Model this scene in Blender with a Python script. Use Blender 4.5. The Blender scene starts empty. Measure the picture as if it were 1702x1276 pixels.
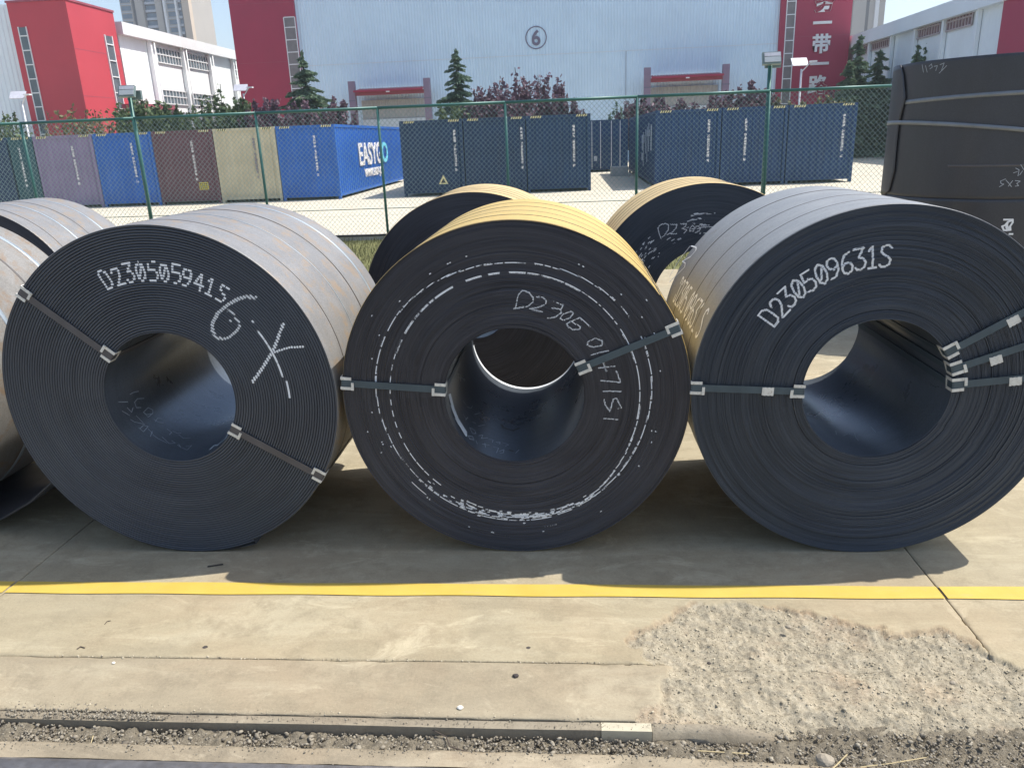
import bpy, bmesh, math, random
import numpy as np
from mathutils import Vector, Matrix
random.seed(7); rng = np.random.default_rng(7)
S = bpy.context.scene
COL = S.collection
R_ = math.radians

# ------------------------------------------------------------------ camera
FPX, PITCH, ROLL, YAW, EYE = 1280.9, .3092, .0395, .0814, 1.9
fwd = np.array([-math.sin(YAW)*math.cos(PITCH), math.cos(YAW)*math.cos(PITCH), -math.sin(PITCH)])
r0 = np.array([math.cos(YAW), math.sin(YAW), 0.]); u0 = np.cross(r0, fwd)
rgt = math.cos(ROLL)*r0 - math.sin(ROLL)*u0
up_ = math.sin(ROLL)*r0 + math.cos(ROLL)*u0
cam_d = bpy.data.cameras.new('camera'); cam = bpy.data.objects.new('camera', cam_d); COL.objects.link(cam)
M = Matrix.Identity(4)
for i in range(3):
    M[i][0] = rgt[i]; M[i][1] = up_[i]; M[i][2] = -fwd[i]
M[2][3] = EYE
cam.matrix_world = M
cam_d.sensor_fit = 'HORIZONTAL'; cam_d.sensor_width = 36; cam_d.lens = 36*FPX/1702
cam_d.clip_start = .05; cam_d.clip_end = 4000
S.camera = cam

# ------------------------------------------------------------------ light
SUN = Vector((.58, .2, 1)).normalized()
EL = math.asin(SUN.z); AZ = math.atan2(SUN.x, SUN.y)
w = bpy.data.worlds.new('World'); S.world = w; w.use_nodes = True
nt = w.node_tree; bg = nt.nodes['Background']
sky = nt.nodes.new('ShaderNodeTexSky'); sky.sky_type = 'NISHITA'; sky.sun_disc = False
sky.sun_elevation = EL; sky.sun_rotation = AZ; sky.air_density = 1.0; sky.dust_density = 1.6; sky.ozone_density = 1.0
nt.links.new(sky.outputs[0], bg.inputs[0]); bg.inputs[1].default_value = .135
sd = bpy.data.lights.new('sun', 'SUN'); sd.energy = 4.0; sd.angle = R_(.53); sd.color = (1, .955, .885)
so = bpy.data.objects.new('sun', sd); COL.objects.link(so)
so.rotation_euler = (-SUN).to_track_quat('-Z', 'Y').to_euler(); so.location = (8, 3, 14)
S.view_settings.view_transform = 'Standard'; S.view_settings.look = 'None'
S.view_settings.gamma = 1; S.view_settings.exposure = .66
try: S.view_settings.use_curve_mapping = False
except Exception: pass

# ------------------------------------------------------------------ helpers
O = np.array([0, 0, EYE])
def ray(x, y): return (x-851)/FPX*rgt - (y-638)/FPX*up_ + fwd      # a viewing direction, used to read real positions off known planes
def atY(x, y, Y): d = ray(x, y); return O + (Y-O[1])/d[1]*d
def atX(x, y, X): d = ray(x, y); return O + (X-O[0])/d[0]*d
def atZ(x, y, Z=0.): d = ray(x, y); return O + (Z-O[2])/d[2]*d
def on_cyl(x, y, cx, cz, R, inner=False):
    d = ray(x, y); a = d[0]**2+d[2]**2; b = 2*((O[0]-cx)*d[0]+(O[2]-cz)*d[2]); q = (O[0]-cx)**2+(O[2]-cz)**2-R*R
    D = max(b*b-4*a*q, 0); t = (-b+(math.sqrt(D) if inner else -math.sqrt(D)))/(2*a)
    return O+t*d

def tag(o, label=None, cat=None, group=None, kind=None):
    if label: o['label'] = label
    if cat: o['category'] = cat
    if group: o['group'] = group
    if kind: o['kind'] = kind
    return o
def empty(name, loc, label, cat, group=None, rz=0):
    o = bpy.data.objects.new(name, None); COL.objects.link(o); o.location = loc; o.rotation_euler.z = rz
    o.empty_display_size = .1
    return tag(o, label, cat, group)
def link(name, me, mat=None, parent=None, loc=(0, 0, 0)):
    o = bpy.data.objects.new(name, me); COL.objects.link(o); o.location = loc
    if mat is not None and not me.materials: me.materials.append(mat)
    if parent is not None: o.parent = parent
    return o
class MB:
    """collects verts and faces of one mesh"""
    def __init__(s): s.v = []; s.f = []
    def add(s, vs, fs):
        n = len(s.v); s.v += [tuple(map(float, p)) for p in vs]; s.f += [tuple(i+n for i in f) for f in fs]; return s
    def box(s, a, b):
        x0, y0, z0 = a; x1, y1, z1 = b
        return s.add([(x0,y0,z0),(x1,y0,z0),(x1,y1,z0),(x0,y1,z0),(x0,y0,z1),(x1,y0,z1),(x1,y1,z1),(x0,y1,z1)],
                     [(0,3,2,1),(4,5,6,7),(0,1,5,4),(1,2,6,5),(2,3,7,6),(3,0,4,7)])
    def bar(s, p, q, hw, hh=None, n=4, cap=True):
        """prism of n sides between two points"""
        p = Vector(p); q = Vector(q); d = (q-p).normalized(); hh = hh or hw
        a = d.cross(Vector((0, 0, 1)))
        if a.length < 1e-3: a = Vector((1, 0, 0))
        a.normalize(); b = a.cross(d)
        vs = []; ph = math.pi/n if n == 4 else 0; k = math.sqrt(2) if n == 4 else 1
        for c in (p, q):
            for i in range(n):
                t = 2*math.pi*i/n+ph; vs.append(c+a*math.cos(t)*hw*k+b*math.sin(t)*hh*k)
        fs = [(i, (i+1) % n, n+(i+1) % n, n+i) for i in range(n)]
        if cap: fs += [tuple(range(n))[::-1], tuple(range(n, 2*n))]
        return s.add(vs, fs)
    def tube(s, pts, rad, n=6):
        for i in range(len(pts)-1):
            r = rad if not hasattr(rad, '__len__') else rad[i]
            s.bar(pts[i], pts[i+1], r, n=n)
        return s
    def build(s, name, mat, parent=None, loc=(0, 0, 0), smooth=False):
        me = bpy.data.meshes.new(name); me.from_pydata(s.v, [], s.f); me.validate(); me.update()
        if smooth: me.polygons.foreach_set('use_smooth', [True]*len(me.polygons))
        return link(name, me, mat, parent, loc)
def np_mesh(name, V, F, mat, parent=None, loc=(0, 0, 0), smooth=False, attr=None):
    """fast quad mesh out of arrays"""
    V = np.asarray(V, np.float32); F = np.asarray(F, np.int32)
    me = bpy.data.meshes.new(name); n = len(F); k = F.shape[1]
    me.vertices.add(len(V)); me.vertices.foreach_set('co', V.ravel())
    me.loops.add(n*k); me.loops.foreach_set('vertex_index', F.ravel())
    me.polygons.add(n); me.polygons.foreach_set('loop_start', np.arange(n, dtype=np.int32)*k)
    me.update(calc_edges=True)
    if smooth: me.polygons.foreach_set('use_smooth', np.ones(n, bool))
    if attr:
        for an, av in attr.items():
            a = me.attributes.new(an, 'FLOAT', 'POINT'); a.data.foreach_set('value', np.asarray(av, np.float32))
    return link(name, me, mat, parent, loc)
def grid_faces(nu, nv, off=0):
    i, j = np.meshgrid(np.arange(nu-1), np.arange(nv-1), indexing='ij'); a = (i*nv+j).ravel()+off
    return np.stack([a, a+nv, a+nv+1, a+1], 1)
def vnoise(x, y, seed=0):
    """value noise, arrays"""
    xi = np.floor(x).astype(np.int64); yi = np.floor(y).astype(np.int64); fx = x-xi; fy = y-yi
    fx = fx*fx*(3-2*fx); fy = fy*fy*(3-2*fy)
    def h(a, b):
        n = (a*374761393+b*668265263+seed*982451653) & 0x7fffffff
        n = ((n ^ (n >> 13))*1274126177) & 0x7fffffff
        return ((n ^ (n >> 16)) & 0xffff)/65535.
    return (h(xi, yi)*(1-fx)+h(xi+1, yi)*fx)*(1-fy)+(h(xi, yi+1)*(1-fx)+h(xi+1, yi+1)*fx)*fy
def fbm(x, y, o=4, seed=0):
    s = 0; a = .5
    for k in range(o): s = s+a*vnoise(x*2**k, y*2**k, seed+k*17); a *= .5
    return s

# ------------------------------------------------------------------ materials
class NT:
    def __init__(s, name):
        s.m = bpy.data.materials.new(name); s.m.use_nodes = True; s.t = s.m.node_tree; s.b = s.t.nodes['Principled BSDF']
    def n(s, typ, **kw):
        nd = s.t.nodes.new('ShaderNode'+typ)
        for k, v in kw.items():
            if hasattr(nd, k) and k not in ('Scale',): setattr(nd, k, v)
        return nd
    def l(s, a, b): s.t.links.new(a, b)
    def coord(s, kind='Object', scale=(1, 1, 1)):
        c = s.n('TexCoord'); m = s.n('Mapping'); m.inputs['Scale'].default_value = scale; s.l(c.outputs[kind], m.inputs[0]); return m.outputs[0]
    def noise(s, vec, scale, detail=6, rough=.6, dist=0):
        n = s.n('TexNoise'); n.inputs['Scale'].default_value = scale; n.inputs['Detail'].default_value = detail
        n.inputs['Roughness'].default_value = rough; n.inputs['Distortion'].default_value = dist
        if vec is not None: s.l(vec, n.inputs['Vector'])
        return n.outputs['Fac']
    def ramp(s, fac, stops):
        r = s.n('ValToRGB'); e = r.color_ramp.elements
        while len(e) < len(stops): e.new(.5)
        for el, (p, c) in zip(e, stops):
            el.position = p; el.color = (*c, 1) if hasattr(c, '__len__') else (c, c, c, 1)
        s.l(fac, r.inputs[0]); return r.outputs[0]
    def mix(s, fac, a, b, mode='MIX'):
        m = s.n('MixRGB', blend_type=mode)
        for i, x in ((0, fac), (1, a), (2, b)):
            if isinstance(x, (int, float)): m.inputs[i].default_value = x if i == 0 else (x, x, x, 1)
            elif isinstance(x, tuple): m.inputs[i].default_value = (*x, 1)
            else: s.l(x, m.inputs[i])
        return m.outputs[0]
    def math(s, op, a, b=None):
        m = s.n('Math', operation=op)
        for i, x in ((0, a), (1, b)):
            if x is None: continue
            if isinstance(x, (int, float)): m.inputs[i].default_value = x
            else: s.l(x, m.inputs[i])
        return m.outputs[0]
    def attr(s, name):
        a = s.n('Attribute'); a.attribute_name = name; return a.outputs['Fac']
    def bump(s, h, strength=.3, dist=.01):
        b = s.n('Bump'); b.inputs['Strength'].default_value = strength; b.inputs['Distance'].default_value = dist
        s.l(h, b.inputs['Height']); s.l(b.outputs[0], s.b.inputs['Normal'])
    def base(s, c):
        if isinstance(c, tuple): s.b.inputs['Base Color'].default_value = (*c, 1)
        else: s.l(c, s.b.inputs['Base Color'])
    def rough(s, r):
        if isinstance(r, (int, float)): s.b.inputs['Roughness'].default_value = r
        else: s.l(r, s.b.inputs['Roughness'])
    def metal(s, v): s.b.inputs['Metallic'].default_value = v
    def spec(s, v): s.b.inputs['Specular IOR Level'].default_value = v

def mul(c, k): return tuple(min(1, x*k) for x in c)
def paint(name, c, rough=.5, var=.18, scale=3, metal=0, bump=0, dirt=None, spec=.5):
    n = NT(name); v = n.coord()
    f = n.noise(v, scale, 7, .65)
    col = n.ramp(f, [(.3, mul(c, 1-var)), (.7, mul(c, 1+var))])
    if dirt:
        g = n.noise(v, scale*2.7, 8, .7); col = n.mix(n.ramp(g, [(.56, 0.), (.7, .75)]), col, dirt)
    n.base(col); n.rough(n.ramp(f, [(.2, max(0, rough-.08)), (.8, min(1, rough+.1))])); n.metal(metal); n.spec(spec)
    if bump: n.bump(n.noise(v, scale*14, 4), bump, .004)
    return n.m
def steel_face(name, c, c2, fine=90, rough=.5, metal=.25, con=1., bmp=.35):
    """sheared edges of the wound sheet: tone runs in rings"""
    n = NT(name); tc = n.n('TexCoord'); sp = n.n('SeparateXYZ'); n.l(tc.outputs['Object'], sp.inputs[0])
    x, z = sp.outputs[0], sp.outputs[2]
    r = n.math('SQRT', n.math('ADD', n.math('MULTIPLY', x, x), n.math('MULTIPLY', z, z)))
    th = n.math('ARCTAN2', z, x)
    cb = n.n('CombineXYZ'); n.l(r, cb.inputs[0]); n.l(n.math('MULTIPLY', th, .006), cb.inputs[1])
    a = n.noise(cb.outputs[0], fine, 3, .7)
    cb2 = n.n('CombineXYZ'); n.l(r, cb2.inputs[0]); n.l(n.math('MULTIPLY', th, .15), cb2.inputs[1])
    b = n.noise(cb2.outputs[0], 9, 5, .6)
    d = n.noise(tc.outputs['Object'], 2.3, 6, .6)
    col = n.ramp(a, [(.30, mul(c, 1-.45*con)), (.48, c), (.68, tuple(c[i]+(c2[i]*1.15-c[i])*con for i in range(3)))])
    col = n.mix(n.ramp(b, [(.35, 0.), (.75, .55)]), col, mul(c2, 1.05))
    col = n.mix(n.ramp(d, [(.45, 0.), (.75, .3)]), col, (c[0]*1.15, c[1]*1.05, c[2]*1.0))
    n.base(col); n.metal(metal); n.rough(n.ramp(a, [(.2, rough-.1), (.8, rough+.12)]))
    n.bump(a, bmp, .003)
    return n.m
def steel_skin(name, cols, rust=None, rough=.5, metal=.2, scale=2.2, rust_lo=.52, streak=5, top=None):
    """outer wrap of a coil: mill scale with dust and rust"""
    n = NT(name); v = n.coord(); st = n.coord(scale=(1, streak, 1))
    a = n.noise(v, scale, 8, .68, .6); b = n.noise(st, scale*2, 6, .6); g = n.noise(v, 130, 3, .8)
    col = n.ramp(a, [(.3, cols[0]), (.5, cols[1]), (.68, cols[2])])
    col = n.mix(.35, col, n.ramp(b, [(.3, cols[0]), (.7, cols[2])]))
    col = n.mix(.32, col, n.ramp(g, [(.36, mul(cols[1], .5)), (.64, mul(cols[1], 1.55))]))
    if rust:
        q = n.noise(v, scale*3.1, 9, .72, .4)
        col = n.mix(n.ramp(q, [(rust_lo, 0.), (rust_lo+.14, .7)]), col, rust)
    n.base(col); n.metal(metal); n.rough(n.ramp(a, [(.2, rough-.08), (.8, rough+.1)])); n.bump(g, .12, .002)
    return n.m
MT = {}
MT['steel_dark'] = steel_face('coil_edge_dark', (.056, .064, .080), (.090, .102, .122), 60, con=.35, bmp=.08)
MT['steel_dark2'] = steel_face('coil_edge_fine', (.043, .043, .051), (.082, .083, .096), 170, con=.85, bmp=.25)
MT['steel_dark3'] = steel_face('coil_edge_blue', (.040, .050, .066), (.078, .092, .114), 170, con=.8, bmp=.22)
MT['bore'] = steel_skin('bore_blue_steel', [(.075, .09, .108), (.115, .135, .16), (.17, .195, .225)], (.22, .13, .05), .30, .5, 1.6, .70, 14)
MT['skin_grey'] = steel_skin('skin_dusty_rust', [(.155, .155, .155), (.21, .21, .212), (.275, .276, .28)], (.30, .215, .13), .55, .12, 3.2, .50)
MT['skin_rust'] = steel_skin('skin_rusty', [(.15, .14, .125), (.22, .21, .19), (.28, .275, .27)], (.22, .14, .075), .55, .15, 3, .50)
MT['skin_gold'] = steel_skin('skin_yellow', [(.50, .34, .095), (.60, .42, .125), (.66, .475, .16)], None, .45, .25, 1.4, .6, 3)
MT['skin_tan'] = steel_skin('skin_tan', [(.46, .33, .13), (.57, .42, .19), (.65, .49, .25)], None, .5, .1, 1.4, .6, 3)
MT['skin_blue'] = steel_skin('skin_mill_grey', [(.17, .178, .183), (.235, .245, .25), (.32, .33, .335)], (.17, .14, .11), .5, .12, 2.6, .58)
MT['skin_stack'] = steel_skin('skin_dark_scale', [(.036, .038, .044), (.050, .052, .060), (.066, .069, .078)], (.075, .085, .07), .42, .25, 1.0, .6)
MT['strap'] = paint('strap_steel', (.075, .105, .125), .42, .15, 9, .35)
MT['strap_br'] = paint('strap_brown', (.105, .10, .105), .45, .15, 9, .3)
MT['strap_lt'] = paint('strap_grey', (.20, .22, .24), .42, .15, 9, .3)
MT['clip'] = paint('clip_galvanised', (.74, .73, .68), .42, .15, 40, .25, 0, (.32, .27, .2))
MT['band'] = paint('band_dark', (.10, .09, .085), .5, .2, 9, .3)
MT['band_blue'] = paint('band_blue', (.33, .38, .42), .4, .2, 6, .3)
MT['white_paint'] = paint('paint_white', (.82, .84, .86), .7, .06, 30)
MT['chalk'] = paint('chalk', (.66, .68, .70), .9, .15, 60)
MT['chalk_dim'] = paint('chalk_worn', (.46, .50, .54), .9, .2, 60)
MT['label'] = paint('label_paper', (.7, .74, .76), .5, .1, 20)
MT['ink'] = paint('ink', (.12, .14, .2), .6, .1, 20)

def concrete(name, c1, c2, c3, patchy=True, yellowish=None):
    n = NT(name); v = n.coord()
    st = n.coord(scale=(.45, 1.6, 1))
    a = n.noise(st, 2.2, 12, .70, 1.0); b = n.noise(v, 7, 8, .72); f = n.noise(v, 90, 5, .75); sp = n.noise(v, 26, 4, .6)
    col = n.ramp(a, [(.36, c1), (.5, c2), (.62, c3)])
    col = n.mix(n.ramp(b, [(.36, .75), (.52, 0.)]), col, mul(c1, .84))
    col = n.mix(.30, col, n.ramp(f, [(.3, mul(c2, .62)), (.68, mul(c2, 1.35))]))
    col = n.mix(n.ramp(n.noise(n.coord(scale=(.5, 1, 1)), 3.7, 12, .78, 1.5), [(.54, 0.), (.66, .7)]), col, mul(c3, 1.238))
    col = n.mix(n.ramp(sp, [(.71, 0.), (.78, .6)]), col, mul(c1, .45))
    h = n.math('ADD', n.math('MULTIPLY', f, .6), b)
    hu = n.noise(v, 1.1, 5, .6, .5); col = n.mix(n.ramp(hu, [(.38, .35), (.52, 0.)]), col, (c2[0]*.92, c2[1]*.96, c2[2]*1.02)); col = n.mix(n.ramp(hu, [(.5, 0.), (.66, .35)]), col, (c2[0]*1.08, c2[1]*.97, c2[2]*.93))
    sn = n.noise(n.coord(scale=(1, .35, 1)), 2.6, 10, .75, .8); col = n.mix(n.ramp(sn, [(.60, 0.), (.74, .32)]), col, mul(c1, .55))
    if patchy:
        br = n.attr('broken')
        e = n.noise(v, 16, 8, .75, .5); g = n.noise(v, 85, 6, .85)
        pc = n.ramp(e, [(.30, (.16, .14, .10)), (.41, (.29, .25, .175)), (.51, (.42, .36, .25)), (.66, (.58, .51, .375))])
        pc = n.mix(.5, pc, n.ramp(g, [(.38, (.13, .115, .09)), (.62, (.50, .45, .345))]))
        pc = n.mix(n.ramp(n.noise(v, 2.6, 4), [(.52, 0.), (.7, .35)]), pc, (.40, .25, .15))
        col = n.mix(br, col, pc)
        rim = n.attr('rim'); col = n.mix(n.math('MULTIPLY', rim, .32), col, (.30, .18, .09))
        h = n.math('ADD', h, n.math('MULTIPLY', n.math('MULTIPLY', n.math('ADD', e, g), br), 3.5))
    n.base(col); n.rough(.88); n.spec(.25); n.bump(h, .5, .006)
    return n.m
MT['conc'] = concrete('concrete_pad', (.285, .240, .160), (.358, .306, .205), (.44, .386, .270))
MT['conc_front'] = concrete('concrete_edge_strip', (.255, .214, .148), (.325, .275, .190), (.395, .345, .245))
MT['conc_far'] = concrete('concrete_yard', (.50, .45, .345), (.56, .51, .40), (.62, .57, .46), False)
MT['conc_low'] = concrete('concrete_low_strip', (.17, .145, .105), (.30, .25, .175), (.40, .345, .25), False)
MT['dust'] = concrete('dusty_steel_edge', (.18, .152, .112), (.26, .222, .162), (.35, .305, .225), False)
def dirt_mat():
    n = NT('dirt_gravel'); v = n.coord(); e = n.noise(v, 35, 8, .75); g = n.noise(v, 120, 4, .8)
    c = n.mix(.5, n.ramp(e, [(.3, (.11, .095, .072)), (.6, (.29, .25, .185))]), n.ramp(g, [(.3, (.12, .105, .08)), (.7, (.38, .335, .25))]))
    n.base(c); n.rough(.95); n.spec(.15); n.bump(n.math('ADD', e, g), .9, .012); return n.m
MT['dirt'] = dirt_mat()
def stone_mat():
    n = NT('stones'); g = n.n('NewGeometry'); c = n.ramp(g.outputs['Random Per Island'], [(0, (.15, .13, .10)), (.5, (.25, .22, .17)), (1, (.35, .315, .245))])
    n.base(c); n.rough(.95); n.bump(n.noise(n.coord(), 80, 5), .6, .004); return n.m
MT['stone'] = stone_mat()
def crumb_mat():
    n = NT('crumbs'); g = n.n('NewGeometry'); c = n.ramp(g.outputs['Random Per Island'], [(0, (.22, .19, .135)), (.5, (.40, .345, .245)), (.96, (.52, .46, .34)), (1, (.16, .14, .11))])
    n.base(c); n.rough(.95); return n.m
MT['crumb'] = crumb_mat()
MT['pebble'] = paint('pebble', (.30, .26, .2), .9, .3, 40); MT['pebble_w'] = paint('pebble_white', (.8, .78, .7), .8, .1, 40)
MT['pebble_d'] = paint('pebble_dark', (.06, .05, .045), .9, .3, 40)
def yellow_mat():
    n = NT('yellow_line'); v = n.coord(); a = n.noise(v, 30, 8, .75); b = n.noise(v, 4, 6, .6)
    c = n.ramp(b, [(.3, (.52, .365, .06)), (.7, (.60, .43, .085))])
    c = n.mix(n.ramp(a, [(.60, 0.), (.70, .55)]), c, (.42, .36, .22)); c = n.mix(n.ramp(n.noise(n.coord(scale=(1, 6, 1)), 6, 8, .75), [(.55, 0.), (.75, .4)]), c, (.40, .34, .2)); n.base(c); n.rough(.7); n.bump(a, .3, .003); return n.m
MT['yellow'] = yellow_mat()
MT['rail'] = paint('rail_steel', (.22, .215, .22), .5, .25, 20, .4, .2, (.2, .15, .1))
MT['edge_pale'] = paint('edge_pale_steel', (.50, .45, .33), .6, .15, 12, 0, 0, (.2, .17, .12))
MT['dark'] = paint('joint_dark', (.045, .04, .034), .95, .2, 30)
def grass_mat():
    n = NT('grass'); v = n.coord(); a = n.noise(v, 5, 6, .7); b = n.noise(v, 60, 4, .7)
    n.base(n.mix(.5, n.ramp(a, [(.3, (.10, .12, .03)), (.7, (.20, .20, .06))]), n.ramp(b, [(.3, (.07, .08, .025)), (.7, (.28, .26, .10))])))
    n.rough(.9); n.bump(b, .8, .02); return n.m
MT['grass'] = grass_mat()
MT['fence'] = paint('fence_green', (.04, .14, .12), .42, .15, 5, .1)
MT['wire'] = paint('wire_green', (.24, .34, .325), .4, .1, 5, .2)
MT['kerb'] = paint('kerb_stone', (.55, .53, .48), .8, .15, 3)
MT['black_pipe'] = paint('pipe_black', (.03, .032, .035), .5, .1, 5)
MT['clad'] = paint('cladding_blue_white', (.70, .85, .95), .45, .05, .4)
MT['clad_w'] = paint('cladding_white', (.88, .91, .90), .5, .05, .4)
MT['clad_r'] = paint('cladding_white_shade', (.74, .81, .85), .5, .05, .4)  # white cladding for shaded walls, bluish shade put into the colour
MT['red'] = paint('cladding_red', (.36, .035, .075), .5, .06, .5)
MT['red_bright'] = paint('cladding_bright_red', (.50, .06, .08), .5, .06, .5)
MT['red_dull'] = paint('painted_steel_red', (.33, .08, .11), .5, .15, 2)
MT['col_mauve'] = paint('painted_column', (.27, .20, .27), .5, .1, 2)
MT['glass'] = paint('window_glass', (.12, .15, .17), .12, .2, 1.5)
MT['glass_r'] = paint('window_glass_reddish', (.20, .13, .14), .2, .2, 1.5)
MT['glass_b'] = paint('window_glass_brownish', (.20, .18, .18), .2, .2, 1.5)
MT['frame_w'] = paint('frame_white', (.76, .77, .77), .5, .05, 3)
MT['bar_r'] = paint('window_bar_reddish', (.42, .36, .37), .5, .05, 3)
MT['num2'] = paint('joint_grey', (.40, .45, .5), .6, .05, 3)
MT['letter'] = paint('letter_white', (.8, .78, .76), .5, .05, 3)
MT['num'] = paint('number_grey', (.19, .17, .23), .6, .05, 3)
MT['tower_wall'] = paint('tower_wall', (.40, .37, .33), .8, .06, .1); MT['tower_warm'] = paint('tower_wall_warm', (.55, .45, .35), .8, .05, .1)  # second wall tone is the sunlit side, sunlight painted into its colour
MT['tower_glass'] = paint('tower_glass', (.08, .13, .19), .2, .3, .3); MT['tower_slab'] = paint('tower_slab', (.42, .45, .5), .7, .05, .1)
MT['tower_dark'] = paint('tower_recess', (.07, .07, .075), .8, .1, .1)
MT['lamp_white'] = paint('lamp_white', (.75, .75, .76), .4, .05, 3)
MT['lamp_grey'] = paint('lamp_housing', (.17, .23, .23), .4, .1, 3)
MT['lamp_glass'] = paint('lamp_glass', (.45, .48, .5), .15, .1, 3)
MT['solar'] = paint('solar_panel', (.55, .55, .6), .25, .1, 3)
CC = dict(navy=(.006, .032, .085), navy2=(.006, .036, .097), navy3=(.007, .043, .125), teal=(.012, .07, .09), purple=(.22, .17, .28), blue=(.012, .11, .42), brown=(.115, .045, .06), cream=(.52, .46, .31), blue2=(.013, .115, .44))
def container_paint(name, c):
    n = NT(name); a = n.noise(n.coord(), 1.3, 6, .6); st = n.noise(n.coord(scale=(5, 5, .35)), 1.6, 8, .7); d = n.noise(n.coord(scale=(1, 1, 1)), 7, 8, .75)
    col = n.ramp(a, [(.3, mul(c, .85)), (.7, mul(c, 1.15))]); g_ = sum(c)/3
    col = n.mix(n.ramp(st, [(.52, 0.), (.72, .35)]), col, tuple(x*.6+g_*.5+.02 for x in c))
    col = n.mix(n.ramp(d, [(.66, 0.), (.72, .6)]), col, (.12, .065, .035)); n.base(col); n.rough(.5); return n.m
for k, c in CC.items(): MT['c_'+k] = container_paint('container_'+k, c)
MT['c_hazy'] = paint('container_yellow_label', (.6, .5, .08), .6, .1, 20); MT['haz_b'] = paint('hazard_black', (.02, .02, .02), .6, .1, 9); MT['haz_y'] = paint('hazard_yellow', (.75, .68, .35), .6, .1, 9)
MT['cyan'] = paint('letter_cyan', (.18, .62, .75), .5, .05, 3)
MT['graf'] = paint('graffiti_grey', (.45, .5, .56), .6, .1, 3)
MT['blockc'] = paint('block_concrete', (.5, .5, .48), .9, .1, 4)
def leaf(name, a, b, c):
    n = NT(name); g = n.n('NewGeometry'); f = n.noise(n.coord(), .9, 3)
    col = n.ramp(g.outputs['Random Per Island'], [(.0, a), (.55, b), (1, c)])
    n.base(n.mix(n.ramp(f, [(.4, 0.), (.65, .4)]), col, mul(b, 1.4))); n.rough(.6); n.spec(.3)
    tr = n.n('BsdfTranslucent'); n.l(col, tr.inputs[0]); mx = n.n('MixShader'); mx.inputs[0].default_value = .25
    out = n.t.nodes['Material Output']; n.l(n.b.outputs[0], mx.inputs[1]); n.l(tr.outputs[0], mx.inputs[2]); n.l(mx.outputs[0], out.inputs[0]); return n.m
MT['lf_plum'] = leaf('leaf_plum', (.07, .042, .058), (.15, .09, .12), (.25, .18, .20))
MT['lf_green'] = leaf('leaf_green', (.05, .085, .04), (.10, .15, .07), (.20, .25, .12))
MT['lf_conifer'] = leaf('leaf_conifer', (.06, .11, .07), (.12, .19, .12), (.26, .33, .19))
MT['lf_conifer_l'] = leaf('leaf_conifer_light', (.06, .11, .075), (.11, .18, .12), (.18, .26, .17))
MT['lf_olive'] = leaf('leaf_olive', (.08, .085, .04), (.15, .15, .07), (.27, .25, .12))
MT['bark'] = paint('bark', (.09, .07, .055), .9, .3, 8)

# ------------------------------------------------------------------ ground
EDGE = 2.135
PATCH_PX = [(1049,1069),(1063,1045),(1091,1024),(1124,1005),(1186,997),(1247,1001),(1309,1008),(1371,1018),(1412,1032),(1446,1042),(1474,1044),(1491,1053),(1515,1045),(1557,1043),(1594,1055),(1627,1059),(1643,1075),(1668,1098),(1705,1112),(1760,1130),(1900,1140),(1900,1290),(1110,1290),(1098,1216),(1066,1206),(1066,1188),(1083,1164),(1099,1131),(1116,1105),(1083,1098)]
PATCH = np.array([atZ(x, y)[:2] for x, y in PATCH_PX])
def seg_dist(P, poly, closed=True):
    d = np.full(len(P), 9.); n = len(poly)
    for i in range(n if closed else n-1):
        a = poly[i]; b = poly[(i+1) % n]; ab = b-a; t = np.clip(((P-a)@ab)/(ab@ab+1e-12), 0, 1)
        d = np.minimum(d, np.hypot(*(P-(a+t[:, None]*ab)).T))
    return d
def inside(P, poly):
    c = np.zeros(len(P), bool); n = len(poly); x, y = P.T
    for i in range(n):
        x1, y1 = poly[i]; x2, y2 = poly[(i+1) % n]
        k = ((y1 > y) != (y2 > y)) & (x < (x2-x1)*(y-y1)/(y2-y1+1e-12)+x1); c ^= k
    return c
def patch_mask(P):
    x, y = P.T
    Q = P+np.stack([(fbm(x*14, y*14, 4, 3)-.47)*.11, (fbm(x*14, y*14, 4, 9)-.47)*.09], 1)
    d = seg_dist(Q, PATCH); s = np.where(inside(Q, PATCH), d, -d)
    m = np.clip(s/.012+.5, 0, 1)
    rim = np.clip(1-np.abs(s-.004)/.018, 0, 1)*(y > 2.6)*(vnoise(x*7, y*7, 5) > .45)
    return m, rim, s
def ground_z(P):
    x, y = P.T; m, rim, s = patch_mask(P)
    base = (fbm(x*1.2, y*1.2, 3, 40)-.45)*.004
    rough = (fbm(x*13, y*13, 5, 11)-.5)*.036+(fbm(x*60, y*60, 3, 31)-.45)*.017
    rough += np.maximum(0, vnoise(x*36, y*36, 77)-.72)*.03
    dep = -.014-.012*np.clip(s/.15, 0, 1)-.055*np.clip((2.20+.06*vnoise(x*5, x*0, 4)-y)/.10, 0, 1)**1.3*np.clip((x-.50-.15*vnoise(y*9, y*0, 6))/.12, 0, 1)
    return base+m*(dep+rough), m, rim
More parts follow.
